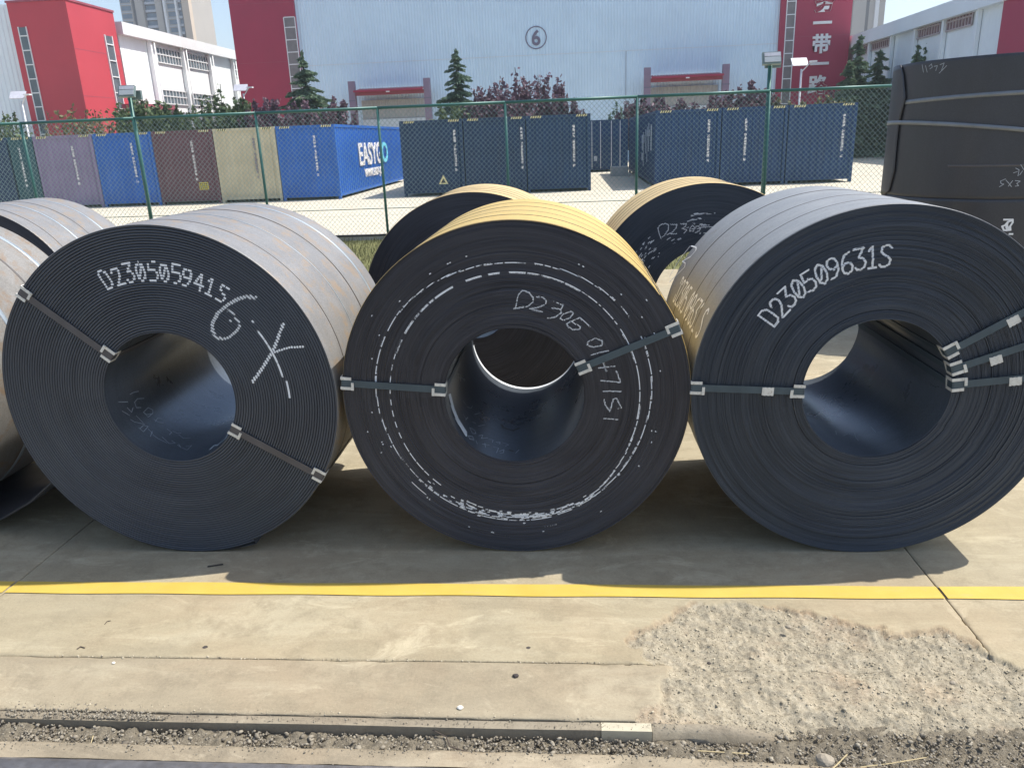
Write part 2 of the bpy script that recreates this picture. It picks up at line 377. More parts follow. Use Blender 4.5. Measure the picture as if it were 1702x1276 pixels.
def slab(name, x0, x1, y0, y1, mat, parent, fx=None, fy=None, label=None):
    """a cast slab with a rounded edge; fx, fy = spans that need a fine grid"""
    def axis(a, b, fine, co):
        pts = [a, a+.003, a+.01]; t = a+.02
        while t < b-.02:
            pts.append(t); t += .006 if fine and fine[0] < t < fine[1] else co
        pts += [b-.01, b-.003, b]; return np.array(pts)
    X = axis(x0, x1, fx, .06 if x1-x0 < 6 else .4); Y = axis(y0, y1, fy, .03 if y1-y0 < 3.5 else .4)
    gx, gy = np.meshgrid(X, Y, indexing='ij'); P = np.stack([gx.ravel(), gy.ravel()], 1)
    z, m, rim = ground_z(P)
    e = np.minimum(np.minimum(P[:, 0]-x0, x1-P[:, 0]), np.minimum(P[:, 1]-y0, y1-P[:, 1]))
    z = z-.004*np.clip(1-e/.004, 0, 1)*(1-m)
    chip = (vnoise(P[:, 0]*45, P[:, 1]*45, 8) > .72)*np.clip(1-e/.012, 0, 1)*.006; z = z-chip*(1-m)
    V = np.column_stack([P, z]); nx, ny = len(X), len(Y); F = grid_faces(nx, ny)
    hit = (m > .2) & (P[:, 0] > 0)          # in the broken patch the joint is crumbled shut
    for e_, t_, ax in ((y1, 2.4625, 1), (y0, 2.4625, 1), (x0, XJ[4], 0), (x1, XJ[4], 0)):
        if abs(e_-t_) < .01: V[hit & (np.abs(P[:, ax]-e_) < 1e-6), ax] = t_
    # skirt
    ring = [i*ny for i in range(nx)]+[(nx-1)*ny+j for j in range(1, ny)]+[i*ny+ny-1 for i in range(nx-2, -1, -1)]+[j for j in range(ny-2, 0, -1)]
    n0 = len(V); V = np.vstack([V, np.column_stack([V[ring, :2], np.full(len(ring), -.16)])])
    k = np.arange(len(ring)); k2 = (k+1) % len(ring); ring = np.array(ring)
    F = np.vstack([F, np.stack([ring[k2], ring[k], n0+k, n0+k2], 1)])
    pad = np.zeros(len(ring))
    o = np_mesh(name, V, F, mat, parent, attr=dict(broken=np.r_[m, pad], rim=np.r_[rim, pad]), smooth=True)
    me = o.data; sm = np.ones(len(me.polygons), bool); sm[-len(ring):] = False; me.polygons.foreach_set('use_smooth', sm)
    if label: o['label'] = label
    return o
pav = bpy.data.objects.new('concrete_pavement', None); COL.objects.link(pav); tag(pav, kind='structure')
XJ = [-14.9, -10.8, -6.75, -2.615, 1.545, 5.6, 9.7, 13.8]
g = .0015
for i in range(len(XJ)-1):
    a, b = XJ[i]+g, XJ[i+1]-g
    near = i in (3, 4); fx = {3: (.15, 1.6), 4: (1.5, 2.25)}.get(i)
    slab('slab', a, b, EDGE+.03, 2.461, MT['conc_front'], pav, fx, (2.1, 2.5) if near else None)
    slab('slab', a, b, 2.464, 6.6, MT['conc'], pav, fx, (2.4, 2.90) if near else None)
    slab('slab', a, b, 6.606, 11.25, MT['conc'], pav)
base = MB(); base.box((-15, EDGE+.04, -.5), (14, 11.25, -.155)).build('ground_bed', MT['dirt'], None)['kind'] = 'structure'
# far ground sheet to the horizon
np_mesh('ground', [(-900, -300, -.30), (900, -300, -.30), (900, 1500, -.30), (-900, 1500, -.30)], [(0, 1, 2, 3)], MT['dirt'])['kind'] = 'structure'
yd = MB(); ys = MT['conc_far']
yard = bpy.data.objects.new('container_yard', None); COL.objects.link(yard); tag(yard, kind='structure')
for iy in range(10):
    for ix in range(-6, 6):
        MB().box((ix*9-2+.006, 16.35+iy*5, -.2), (ix*9+7-.006, 16.35+iy*5+4.988, .0-.003*((ix+iy) % 2))).build('slab', ys, yard)
MB().box((-90, 66.4, -.25), (90, 110, -.03)).build('road', MT['conc_far'])['kind'] = 'structure'
# grass strip
gm = MB().box((-15, 11.26, -.3), (14, 16.0, -.03)); go = gm.build('verge_soil', MT['grass']); go['kind'] = 'structure'
N = 26000; gx = rng.uniform(-7, 8, N); gy = rng.uniform(11.3, 15.95, N); gh = rng.uniform(.04, .13, N); ga = rng.uniform(0, 6.28, N); lx = rng.normal(0, .03, N); ly = rng.normal(0, .03, N)
V = np.zeros((N, 3, 3)); wv = .006
V[:, 0] = np.stack([gx-np.cos(ga)*wv, gy-np.sin(ga)*wv, np.full(N, -.035)], 1); V[:, 1] = np.stack([gx+np.cos(ga)*wv, gy+np.sin(ga)*wv, np.full(N, -.035)], 1); V[:, 2] = np.stack([gx+lx, gy+ly, gh-.03], 1)
tag(np_mesh('grass', V.reshape(-1, 3), np.arange(N*3).reshape(-1, 3), MT['lf_olive']), 'short dry yellowish grass on the verge between the coil yard and the fence', 'grass', kind='stuff')
# yellow line: a thin painted sheet on the slabs, broken where the joints are
for i in range(1, len(XJ)-2):
    xs = np.linspace(XJ[i]+.006, XJ[i+1]-.006, 90)
    V = [];
    for x in xs:
        for yy in (2.900+.0025*math.sin(x*9), 2.945, 2.993+.002*math.sin(x*7+1)):
            V.append((x, yy, 0))
    V = np.array(V); z, _, _ = ground_z(V[:, :2]); V[:, 2] = z+.004
    o = np_mesh('yellow_line', V, grid_faces(len(xs), 3), MT['yellow'], pav, smooth=True)
# steel edge angle, trench, low strip, rail
ang = MB()
xs = np.linspace(-3.2, .08, 60)
for i in range(len(xs)-1): ang.box((xs[i], EDGE-.012, -.09), (xs[i+1], EDGE+.024, -.006+.0015*math.sin(xs[i]*5)))
tag(ang.build('edge_angle', MT['dust']), 'dusty steel edge angle along the front of the concrete pad', 'steel edging')
a2 = MB().box((.082, EDGE-.016, -.09), (.25, EDGE+.022, -.003))
xs = np.linspace(.252, .70, 60); V = []
for x in xs:
    top = -.006-.010*float(fbm(np.array([x*14]), np.array([1.]), 3, 5)[0])-.06*max(0, (x-.52)/.18)**1.5; yy = EDGE-.012+.004*math.sin(x*23)
    V += [(x, EDGE+.03, top), (x, yy, top-.001), (x, yy-.002, -.10)]
tag(np_mesh('edge_angle', V, grid_faces(60, 3), MT['dust']), 'bent steel edging sinking below the broken concrete patch', 'steel edging')
tag(a2.build('edge_angle', MT['edge_pale']), 'short bare pale length of steel edge angle beside the broken concrete', 'steel edging')
X = np.arange(-3.3, 3.3, .008); Y = np.arange(2.0, 2.205, .007); gx, gy = np.meshgrid(X, Y, indexing='ij'); P = np.stack([gx.ravel(), gy.ravel()], 1); x, y = P.T
lift = np.clip((x-.65)/.3, 0, 1)
z = -.040+(fbm(x*9, y*9, 4, 60)-.5)*.040+(fbm(x*45, y*45, 4, 70)-.5)*.045+.018*np.clip((-1.6-x)/.5, 0, 1)-.0*lift
z = z-.03*np.clip((y-2.12)/.03, 0, 1)*(1-lift)
np_mesh('trench_dirt', np.column_stack([P, z]), grid_faces(len(X), len(Y)), MT['dirt'], smooth=True)['kind'] = 'structure'
low = MB()
X = np.arange(-3.3, 3.3, .02); Y = np.array([1.95, 1.958, 1.966, 1.975, 1.985, 1.998, 2.010, 2.018, 2.024]); gx, gy = np.meshgrid(X, Y, indexing='ij'); P = np.stack([gx.ravel(), gy.ravel()], 1); x, y = P.T
z = -.007+(fbm(x*10, y*10, 4, 90)-.5)*.010-.03*(y > 2.020)-.028*np.clip((x-.2)/.6, 0, 1)
np_mesh('lower_concrete_strip', np.column_stack([P, z]), grid_faces(len(X), len(Y)), MT['conc_low'], smooth=True)['kind'] = 'structure'
prof = [(1.82, -.16), (1.82, -.04), (1.835, -.010), (1.855, -.002), (1.905, .001), (1.935, -.001), (1.950, -.009), (1.957, -.022), (1.955, -.16)]
rm = MB(); n = len(prof); rm.add([(-3.4, a, b) for a, b in prof]+[(3.4, a, b) for a, b in prof], [(i, i+1, n+i+1, n+i) for i in range(n-1)]+[tuple(range(n-1, -1, -1)), tuple(range(n, 2*n))])
tag(rm.build('steel_rail', MT['rail'], smooth=True), 'worn steel rail set in the ground along the bottom of the picture', 'rail')
# small stones: countless
def rocks(name, pts, label, mat='stone'):
    ico = bmesh.new(); bmesh.ops.create_icosphere(ico, subdivisions=1, radius=1); bv = np.array([v.co[:] for v in ico.verts]); bf = np.array([[v.index for v in f.verts] for f in ico.faces]); ico.free()
    V = []; F = []; k = 0
    for (x, y, z, s) in pts:
        q = bv*(s*rng.uniform(.6, 1.3, 3))*(1+rng.uniform(-.42, .42, (len(bv), 1))); a = rng.uniform(0, 6.3); c, d = math.cos(a), math.sin(a)
        q = np.stack([q[:, 0]*c-q[:, 1]*d, q[:, 0]*d+q[:, 1]*c, q[:, 2]*.75], 1)+[x, y, z]
        V.append(q); F.append(bf+k); k += len(bv)
    return tag(np_mesh(name, np.vstack(V), np.vstack(F), MT[mat]), label, 'gravel', kind='stuff')
pts = []
for _ in range(6500):
    x = rng.uniform(-2.7, 2.5); y = rng.uniform(2.022, 2.118 if x < .66 else 2.17); s = min(.016, abs(rng.normal(.0, .0030))+.0013)
    pts.append((x, y, -.040+.018*max(0, min(1, (-1.6-x)/.5))+rng.uniform(-.008, .010), s))
for _ in range(1100):      # spill over the slab edge at the left, and crumbs on the low strip
    x = -1.42-abs(rng.gamma(2.6, .13)); pts.append((x, EDGE-.008+abs(rng.normal(0, .030))*min(1, (-1.3-x)/.4), .0, abs(rng.normal(0, .0019))+.0007))
for _ in range(1300):
    x = rng.uniform(-2.6, 2.4); pts.append((x, 2.022-abs(rng.normal(0, .022)), -.006, abs(rng.normal(0, .0015))+.0007))
for _ in range(1400):
    x = rng.uniform(-2.6, .7); pts.append((x, 2.126+rng.uniform(0, .05), -.003, abs(rng.normal(0, .0010))+.0006))
rocks('gravel', pts, 'grey gravel and clods filling the trench in front of the concrete edge')
P = np.stack([rng.uniform(.15, 2.3, 6500), rng.uniform(2.13, 2.85, 6500)], 1); m, rim, s_ = patch_mask(P); P = P[m > .5]; z, _, _ = ground_z(P)
pts = [(p[0], p[1], q+.0008, min(.009, abs(rng.normal(0, .0019))+.0008)) for p, q in zip(P, z)]
for _ in range(500):
    x = rng.uniform(-2.6, 2.3); y = 2.17+abs(rng.normal(0, .02)); pts.append((x, y, .000, abs(rng.normal(0, .0013))+.0006))
for _ in range(260):
    x = rng.uniform(-2.1, .3); y = 2.463+rng.normal(0, .004); pts.append((x, y, .0, abs(rng.normal(0, .0018))+.0008))
rocks('loose_chips', pts, 'loose chips of crumbled concrete on the broken patch and along the joints', 'crumb')
def pebble(px, py, s, mat, label, flat=.6, cat='stone'):
    p = atZ(px, py); bm = bmesh.new(); bmesh.ops.create_icosphere(bm, subdivisions=2, radius=1)
    for v in bm.verts: v.co = Vector((v.co.x*s*random.uniform(.85, 1.15), v.co.y*s*.8*random.uniform(.85, 1.15), v.co.z*s*flat*random.uniform(.85, 1.1)))
    me = bpy.data.meshes.new('pebble'); bm.to_mesh(me); bm.free()
    o = link('pebble', me, mat, loc=(p[0], p[1], s*flat*.7)); return tag(o, label, cat)
pebble(857, 1124, .012, MT['pebble_d'], 'small dark brown stone on the front concrete strip right of centre')
pebble(765, 1177, .011, MT['pebble_w'], 'small white lump near the front edge of the concrete')
pebble(189, 1102, .007, MT['pebble_w'], 'tiny whitish chip on the left part of the front concrete strip')
pebble(341, 1075, .011, MT['pebble_d'], 'flat dark blob on the concrete left of centre', .12, 'stain')
pebble(878, 1076, .009, MT['pebble_d'], 'flat dark blob on the concrete near the centre joint', .12, 'stain')
pebble(1310, 1043, .013, MT['pebble'], 'grey stone lying loose in the middle of the broken patch')
pebble(1178, 1103, .008, MT['pebble_d'], 'tiny dark stone at the left edge of the broken patch')
pebble(1583, 1136, .011, MT['pebble'], 'brownish stone on the right part of the broken patch')
pebble(1370, 1268, .03, MT['pebble'], 'largest pale stone in the trench beside the rail', .6)
def twig(pxs, label, r=.0022, mat='bark', z=.006, zs=None):
    m = MB(); P = [atZ(a, b, z) for a, b in pxs]
    if zs: P = [(p[0], p[1], q) for p, q in zip(P, zs)]
    m.tube(P, r, 5); return tag(m.build('dry_twig', MT[mat]), label, 'twig')
MT['straw'] = paint('straw', (.55, .45, .25), .8, .2, 30)
twig([(155, 1222), (150, 1238), (142, 1251)], 'short pale straw lying across the low concrete strip at the left', .0016, 'straw', -.012)
twig([(718, 1212), (742, 1224), (748, 1240), (808, 1258)], 'dark forked twig lying in the trench near the centre', .0022, 'bark', -.02)
twig([(862, 1252), (868, 1264)], 'tiny twig stub by the rail right of centre', .0014, 'bark', -.015)
twig([(918, 1274), (938, 1255)], 'pale straw leaning over the rail right of centre', .0016, 'straw', -.01)
twig([(1160, 1247), (1245, 1252)], 'long pale straw in the trench in front of the broken patch', .0018, 'straw', -.03)
twig([(1385, 1276), (1408, 1253)], 'pale straw standing up beside the largest trench stone', .0018, 'straw', -.02)
twig([(1430, 1274), (1480, 1268), (1540, 1258)], 'pale curved straw in the trench at the right', .0016, 'straw', -.02)
twig([(355, 1252), (375, 1243), (400, 1229)], 'thin brown twig across the low strip left of centre', .0014, 'bark', -.012)
twig([(345, 941), (371, 937)], 'short black bar on the shaded ground in front of the left coil', .0035, 'dark', .005)
twig([(174, 1037), (178, 1032), (184, 1031)], 'small curled dark twig on the concrete at the left', .0014, 'bark', .002)
twig([(128, 1078), (134, 1074), (141, 1076)], 'small dark scrap on the concrete near the left joint', .0022, 'bark', .002)

# ------------------------------------------------------------------ coils
GL = {  # stroke glyphs in a 1 x 1.9 cell, y up
 'D': [[(0,0),(0,1.9),(.55,1.9),(.9,1.6),(.95,.95),(.9,.3),(.55,0),(0,0)]],
 '2': [[(0,1.5),(.15,1.8),(.5,1.9),(.85,1.75),(.95,1.4),(.8,1.0),(0,0),(1,0)]],
 '3': [[(0,1.9),(.95,1.9),(.4,1.15),(.8,1.0),(.98,.6),(.85,.2),(.5,0),(.15,.05),(0,.3)]],
 '0': [[(.5,0),(.12,.3),(0,.95),(.12,1.6),(.5,1.9),(.88,1.6),(1,.95),(.88,.3),(.5,0)],[(.28,.45),(.72,1.45)]],
 '5': [[(.95,1.9),(.1,1.9),(.05,1.05),(.5,1.15),(.85,1.0),(1,.6),(.85,.15),(.45,0),(0,.1)]],
 '9': [[(.1,0),(.6,.15),(.92,.7),(1,1.35),(.85,1.75),(.5,1.9),(.15,1.75),(0,1.35),(.15,1.0),(.5,.88),(.85,1.0),(.97,1.2)]],
 '6': [[(.9,1.9),(.4,1.7),(.08,1.1),(0,.6),(.15,.15),(.5,0),(.85,.15),(1,.55),(.85,.9),(.5,1.02),(.15,.9),(.03,.65)]],
 '4': [[(.75,0),(.75,1.9),(0,.6),(1.05,.6)]],
 '1': [[(.15,1.55),(.5,1.9),(.5,0)],[(.15,0),(.85,0)]],
 'S': [[(1,1.65),(.8,1.85),(.45,1.9),(.1,1.7),(.05,1.35),(.3,1.1),(.7,.9),(.98,.6),(.9,.2),(.55,0),(.2,.02),(0,.2)]],
}
class Coil:
    def __init__(s, X, Yf, R, r, L, nw, label, seed, skin, face, N=192, tail=-70, lip=.004, var=.002, name='steel_coil', bx=0, bz=0, lift=0):
        s.X, s.Yf, s.R, s.r, s.L, s.nw = X, Yf, R, r, L, nw; s.t = (R-r)/nw; s.th0 = R_(tail); s.cz = R; s.lip = lip
        s.rg = np.random.default_rng(seed)
        s.root = empty(name, (X, Yf, 0), label, 'steel coil', 'rolled steel coils lying in the yard')
        off = s.rg.normal(0, var, nw); lf = np.interp(np.arange(nw), np.arange(0, nw+8, 7), s.rg.normal(0, var*.9, len(np.arange(0, nw+8, 7))))
        s.off = off*.5+lf; s.off[-1] = 0; s.off[-2:] = np.clip(s.off[-2:], -.001, .001)
        s.N = N; s.lift = lift; s.loc = (0, 0, R)
        s.faces(face, 0, 'end_face'); s.faces(face, L, 'back_face'); s.barrel(skin)
    def rad(s, k, th):
        return s.r+s.t*(k+((th-s.th0) % (2*math.pi))/(2*math.pi))-s.t   # outer radius of last wrap stays <= R
    def faces(s, mat, y, name):
        N = s.N; th = s.th0+np.linspace(0, 2*np.pi, N+1); fr = ((np.arange(N+1))/N)
        sg = 1 if y == 0 else -1; V = []; F = []; nb = 0
        prof = [(.0, s.lip), (.13, .0012), (.24, 0), (.74, 0), (.87, .0012), (1.0, s.lip)] if s.t > .008 else [(.0, s.lip), (.2, 0), (.85, 0), (1., s.lip)]
        for k in range(s.nw):
            r0_ = s.r+s.t*(k+fr-1); r0_ = np.maximum(r0_, s.r)
            r1_ = s.r+s.t*(k+fr)
            if k == 0: pass
            wob = s.off[k]+.0006*np.sin(th*3+k)
            P = np.stack([np.stack([np.cos(th)*(r0_+(r1_-r0_)*a), np.full(N+1, y)+sg*(wob+b), np.sin(th)*(r0_+(r1_-r0_)*a)], 1) for a, b in prof], 1)
            V.append(P.reshape(-1, 3)); f = grid_faces(N+1, len(prof), nb); F.append(f if sg == 1 else f[:, ::-1]); nb += (N+1)*len(prof)
        np_mesh(name, np.vstack(V), np.vstack(F), mat, s.root, s.loc, smooth=True)
    def Rout(s, th):
        f = ((th-s.th0) % (2*math.pi))/(2*math.pi)
        return s.R-s.t*(1-f)+s.lift*np.clip((f-.93)/.07, 0, 1)**2
    def barrel(s, skin):
        N = 360; fr = np.linspace(0, 1, N+1); fr[-1] = .99999; th = s.th0+fr*2*np.pi; Ro = s.Rout(th)
        ys = np.r_[-.0015, .0015, np.linspace(.02, s.L-.02, 14), s.L-.0015, s.L+.0015]; ins = np.zeros(len(ys)); ins[0] = ins[-1] = .002
        w_ = s.rg.normal(0, .0005, len(ys))
        V = np.stack([np.stack([np.cos(th)*(Ro-i+a), np.full(N+1, yy), np.sin(th)*(Ro-i+a)], 1) for yy, i, a in zip(ys, ins, w_)], 1)
        o = np_mesh('outer_wrap', V.reshape(-1, 3), grid_faces(N+1, len(ys))[:, ::-1], skin, s.root, s.loc, smooth=True)
        # end of the sheet
        e = s.th0; c = math.cos(e), math.sin(e); m = MB()
        a, b = s.Rout(e+6.2831), s.Rout(e+1e-4)-.001
        m.add([(c[0]*a, 0, c[1]*a), (c[0]*a, s.L, c[1]*a), (c[0]*b, s.L, c[1]*b), (c[0]*b, 0, c[1]*b)], [(0, 1, 2, 3)]); m.build('sheet_end', MT['steel_dark'], s.root, s.loc)
        M_ = 96; th = np.linspace(0, 2*np.pi, M_+1); rr = s.r+.0005
        ys = np.linspace(.001, s.L-.001, 6)
        V = np.stack([np.stack([np.cos(th)*(rr+.002*np.sin(th*2+1)*np.sin(yy*3)), np.full(M_+1, yy), np.sin(th)*rr], 1) for yy in ys], 1)
        np_mesh('bore_lining', V.reshape(-1, 3), grid_faces(M_+1, len(ys)), MT['bore'], s.root, s.loc, smooth=True)
    # ---- paint on the sheet edges: only the proud rims take it
    def mark(s, strokes, name, mat='white_paint', label=None, jit=.0, drop=0.):
        segs = []
        for pts, hw in strokes:
            for a, b in zip(pts[:-1], pts[1:]): segs.append((a[0], a[1], b[0], b[1], hw))
        sg = np.array(segs); V = []; F = []; nb = 0
        A = sg[:, :2]; B = sg[:, 2:4]; H = sg[:, 4]
        allp = np.vstack([A, B]); rr = np.hypot(allp[:, 0], allp[:, 1]); hm = H.max()
        dth = .0018
        for k in range(s.nw):
            if s.r+s.t*(k+1) < rr.min()-hm or s.r+s.t*(k-1) > rr.max()+hm: continue
            th = np.arange(-np.pi, np.pi, dth)
            f = ((th-s.th0) % (2*np.pi))/(2*np.pi); ri = s.r+s.t*(k+f-1); rm_ = ri+.5*s.t
            P = np.stack([np.cos(th)*rm_, np.sin(th)*rm_], 1)
            hit = np.zeros(len(th), bool)
            for a, b, h in zip(A, B, H):
                mn = np.minimum(a, b)-h; mx = np.maximum(a, b)+h
                q = np.where((P[:, 0] > mn[0]) & (P[:, 0] < mx[0]) & (P[:, 1] > mn[1]) & (P[:, 1] < mx[1]))[0]
                if not len(q): continue
                ab = b-a; t = np.clip(((P[q]-a)@ab)/(ab@ab+1e-12), 0, 1); d = np.hypot(*(P[q]-a-t[:, None]*ab).T)
                hit[q[d < h*(1+jit*s.rg.uniform(-1, 1, len(q)))]] = True
            if drop: 
                nz = vnoise(th*60, np.full(len(th), k*1.7), 5); hit &= nz > drop
            if not hit.any(): continue
            e = np.diff(np.r_[0, hit.astype(int), 0]); st = np.where(e == 1)[0]; en = np.where(e == -1)[0]
            for i0, i1 in zip(st, en):
                ths = np.arange(i0, i1+1, 4) if i1-i0 > 4 else np.array([i0, i1]); 
                if ths[-1] != i1: ths = np.r_[ths, i1]
                tt = -np.pi+ths*dth; f = ((tt-s.th0) % (2*np.pi))/(2*np.pi)
                if abs(f[-1]-f[0]) > .5: continue
                ri = s.r+s.t*(k+f-1); y = s.off[k]+.0006*np.sin((s.th0+f*2*np.pi)*3+k)-.0009
                a_, b_ = (.13, .90) if s.t > .008 else (.02, .98)
                for al in (a_, b_): V.append(np.stack([np.cos(tt)*(ri+s.t*al), y, np.sin(tt)*(ri+s.t*al)], 1))
                n = len(tt); i = np.arange(n-1)+nb
                F.append(np.stack([i, i+n, i+n+1, i+1], 1)); nb += 2*n
        if V:
            o = np_mesh(name, np.vstack(V), np.vstack(F), MT[mat], s.root, s.loc)
            if label: o['label'] = label
            return o
    def px(s, pts):  # photo pixels -> coordinates on this coil's end face
        return [(lambda q: (q[0]-s.X, q[2]-s.cz))(atY(x, y, s.Yf)) for x, y in pts]
    def text(s, items, H, hw, name, **kw):
        """items: (char, px x, px y, rotation deg clockwise)"""
        for ch, x, y, rot in items:
            st = []
            c = s.px([(x, y)])[0]; a = R_(-rot); k = H/1.9
            for g_ in GL[ch]:
                st.append(([(c[0]+((u-.5)*math.cos(a)*k*.92-(v-.95)*math.sin(a)*k), c[1]+((u-.5)*math.sin(a)*k*.92+(v-.95)*math.cos(a)*k)) for u, v in g_], hw))
            s.mark(st, name, **kw)
    # ---- strap round the wall of the coil: face, bore, back, barrel
    def strap(s, po, pi_, mat='strap', seal=None, brackets=(1, 1), w=.032, both=True):
        o = s.px([po])[0]; i = s.px([pi_])[0]; fo = math.atan2(o[1], o[0]); fi = math.atan2(i[1], i[0])
        P = lambda a, r, y: Vector((math.cos(a)*r, y, math.sin(a)*r))
        yo = min(s.off.min(), 0)-.004; Ro = float(s.Rout(fo))+.002
        ri = s.r-.003
        path = [P(fi, ri, s.L*.6), P(fi, ri, .03), P(fi, ri, yo+.002), P(fi, ri+.004, yo), P(fo, Ro-.004, yo), P(fo, Ro, yo+.002), P(fo, Ro, .05), P(fo, Ro, s.L+.004), P(fi, s.r, s.L+.005), P(fi, ri, s.L*.6)]
        m = MB(); th = .0014
        for a, b in zip(path[:-1], path[1:]):
            d = (b-a)
            if d.length < 1e-5: continue
            d.normalize(); rad_ = Vector((math.cos((fo+fi)/2), 0, math.sin((fo+fi)/2)))
            if abs(d.y) > .7: mid = (a+b)/2; nrm = Vector((mid.x, 0, mid.z)).normalized(); side = d.cross(nrm).normalized()
            else: side = d.cross(Vector((0, 1, 0))).normalized()
            n_ = side.cross(d).normalized()*th; sd_ = side*w/2
            m.add([a-sd_-n_, a+sd_-n_, a+sd_+n_, a-sd_+n_, b-sd_-n_, b+sd_-n_, b+sd_+n_, b-sd_+n_], [(0, 3, 2, 1), (4, 5, 6, 7), (0, 1, 5, 4), (1, 2, 6, 5), (2, 3, 7, 6), (3, 0, 4, 7)])
        st = m.build('strap', MT[mat], s.root, s.loc)
        D = Vector((o[0]-i[0], 0, o[1]-i[1])).normalized(); Sx = Vector((-D.z, 0, D.x))
        def bracket(base_, d, rr, inner, flip):
            """galvanised edge protector: two ears beside the strap, a bridge over it, a lip round the corner"""
            q = MB(); base_ = Vector(base_); k = flip
            def slab_(u0, u1, v0, v1, y0, y1):
                vs = [base_+d*u+Sx*v*k+Vector((0, y, 0)) for u, v, y in [(u0, v0, y0), (u1, v0, y0), (u1, v1, y0), (u0, v1, y0), (u0, v0, y1), (u1, v0, y1), (u1, v1, y1), (u0, v1, y1)]]
                q.add(vs, [(0, 1, 2, 3), (7, 6, 5, 4), (4, 5, 1, 0), (5, 6, 2, 1), (6, 7, 3, 2), (7, 4, 0, 3)])
            Lb = .056
            slab_(-.003, Lb, .0165, .030, yo-.003, yo-.0002)
            slab_(-.003, Lb-.012, -.030, -.0165, yo-.003, yo-.0002)
            slab_(Lb-.012, Lb, -.006, .030, yo-.0065, yo-.003)
            dd = Vector((0, 1, 0))
            for v0, v1 in ((.0165, .030), (-.030, -.0165)):
                slab_(-.006, -.003, v0, v1, yo-.003, .045)
            slab_(-.006, -.003, -.030, .030, .035, .045)
            return q.build('corner_protector', MT['clip'], s.root, s.loc)
        if brackets[0]: bracket((math.cos(fi)*s.r, 0, math.sin(fi)*s.r), D, s.r, True, 1 if brackets[0] > 0 else -1)
        if brackets[1]: bracket((math.cos(fo)*(Ro-.002), 0, math.sin(fo)*(Ro-.002)), -D, s.R, False, 1 if brackets[1] > 0 else -1)
        if seal:
            c = s.px([seal])[0]; q = MB(); c = Vector((c[0], 0, c[1]))
            n = 6
            for j in range(n):
                u0 = -.025+.05*j/n; u1 = u0+.05/n; dv = .0015 if j % 2 else 0
                vs = [c+D*u+Sx*v+Vector((0, y, 0)) for u, v, y in [(u0, -.019+dv, yo-.0035), (u1, -.019+dv, yo-.0035), (u1, .019-dv, yo-.0035), (u0, .019-dv, yo-.0035), (u0, -.019+dv, yo), (u1, -.019+dv, yo), (u1, .019-dv, yo), (u0, .019-dv, yo)]]
                q.add(vs, [(0, 1, 2, 3), (7, 6, 5, 4), (4, 5, 1, 0), (5, 6, 2, 1), (6, 7, 3, 2), (7, 4, 0, 3)])
            q.build('strap_seal', MT['clip'], s.root, s.loc)
    def hoop(s, y, w=.008, mat='band', pr=.0015, tilt=0):
        th = np.linspace(s.th0+.01, s.th0+2*np.pi-.01, 181); Ro = s.Rout(th)+pr; V = []
        for dy, dr in ((0, -pr), (0, 0), (w, 0), (w, -pr)): V.append(np.stack([np.cos(th)*(Ro+dr), y+dy+tilt*np.sin(th), np.sin(th)*(Ro+dr)], 1))
        V = np.stack(V, 1); np_mesh('steel_band', V.reshape(-1, 3), grid_faces(181, 4)[:, ::-1], MT[mat], s.root, s.loc)
    def ribbon(s, strokes_px, name, hw=.003, mat='chalk', inner=True, label=None):
        R_s = s.r-.001 if inner else s.R+.0025
        for pts in strokes_px:
            m = MB()
            W = [on_cyl(x, y, s.X, s.cz, R_s, inner) for x, y in pts]
            W = [Vector((p[0]-s.X, p[1]-s.Yf, p[2]-s.cz)) for p in W]
            for a, b in zip(W[:-1], W[1:]):
                d = b-a; nrm = Vector((a.x, 0, a.z)).normalized(); sd_ = d.cross(nrm)
                if sd_.length < 1e-6: continue
                sd_ = sd_.normalized()*hw; e = d.normalized()*hw*.6
                m.add([a-e-sd_, b+e-sd_, b+e+sd_, a-e+sd_], [(0, 1, 2, 3)])
            m.build(name, MT[mat], s.root, s.loc)

# left front coil: thick plate
cl = Coil(-1.868, 3.275, .8045, .3134, 1.12, 41, 'thick-plate steel coil marked D230505941S with a chalked 6 and X, grey rust-flecked outside', 1, MT['skin_grey'], MT['steel_dark'], 224, -68, .011, .0008, lift=.016)
cl.text([('D',176.8,464.2,-25),('2',196,460,-18),('3',215,453.5,-10),('0',234,451.7,-4),('5',254.5,451.5,-2),('0',273.3,453,1),('5',293.4,455,7),('9',311,461,14),('4',331,468,18),('1',350,477,25),('S',370,487.5,32)], .079, .0048, 'painted_character')
z4 = lambda L: [(340+x/4.91, 420+y/4.91) for x, y in L]
c6 = cl.px(z4([(415,370),(350,357),(270,380),(190,425),(110,492),(68,570),(65,640),(95,690),(140,705),(200,692),(265,635),(292,595),(265,540),(220,490),(185,470)]))
def off_line(P, d):
    out = []
    for i, p in enumerate(P):
        a = P[max(0, i-1)]; b = P[min(len(P)-1, i+1)]; t = (b[0]-a[0], b[1]-a[1]); l = math.hypot(*t)+1e-9; out.append((p[0]-t[1]/l*d, p[1]+t[0]/l*d))
    return out
cl.mark([(c6[:9], .0075), (c6[8:], .0055), (cl.px(z4([(205,545),(245,600)])), .0015)], 'chalk_six', 'chalk', jit=.25)
xa = cl.px(z4([(372,582),(470,690),(545,800),(610,920),(665,1060),(690,1185)]))
cl.mark([(off_line(xa, .0035), .0014), (off_line(xa, -.0035), .0014), (xa, .0020), (cl.px(z4([(388,552),(412,592)])), .0016), (cl.px(z4([(640,585),(560,800),(480,930),(392,1055)])), .0068), (cl.px(z4([(550,822),(620,795),(700,772),(800,768)])), .0048)], 'chalk_cross', 'white_paint', jit=.3)
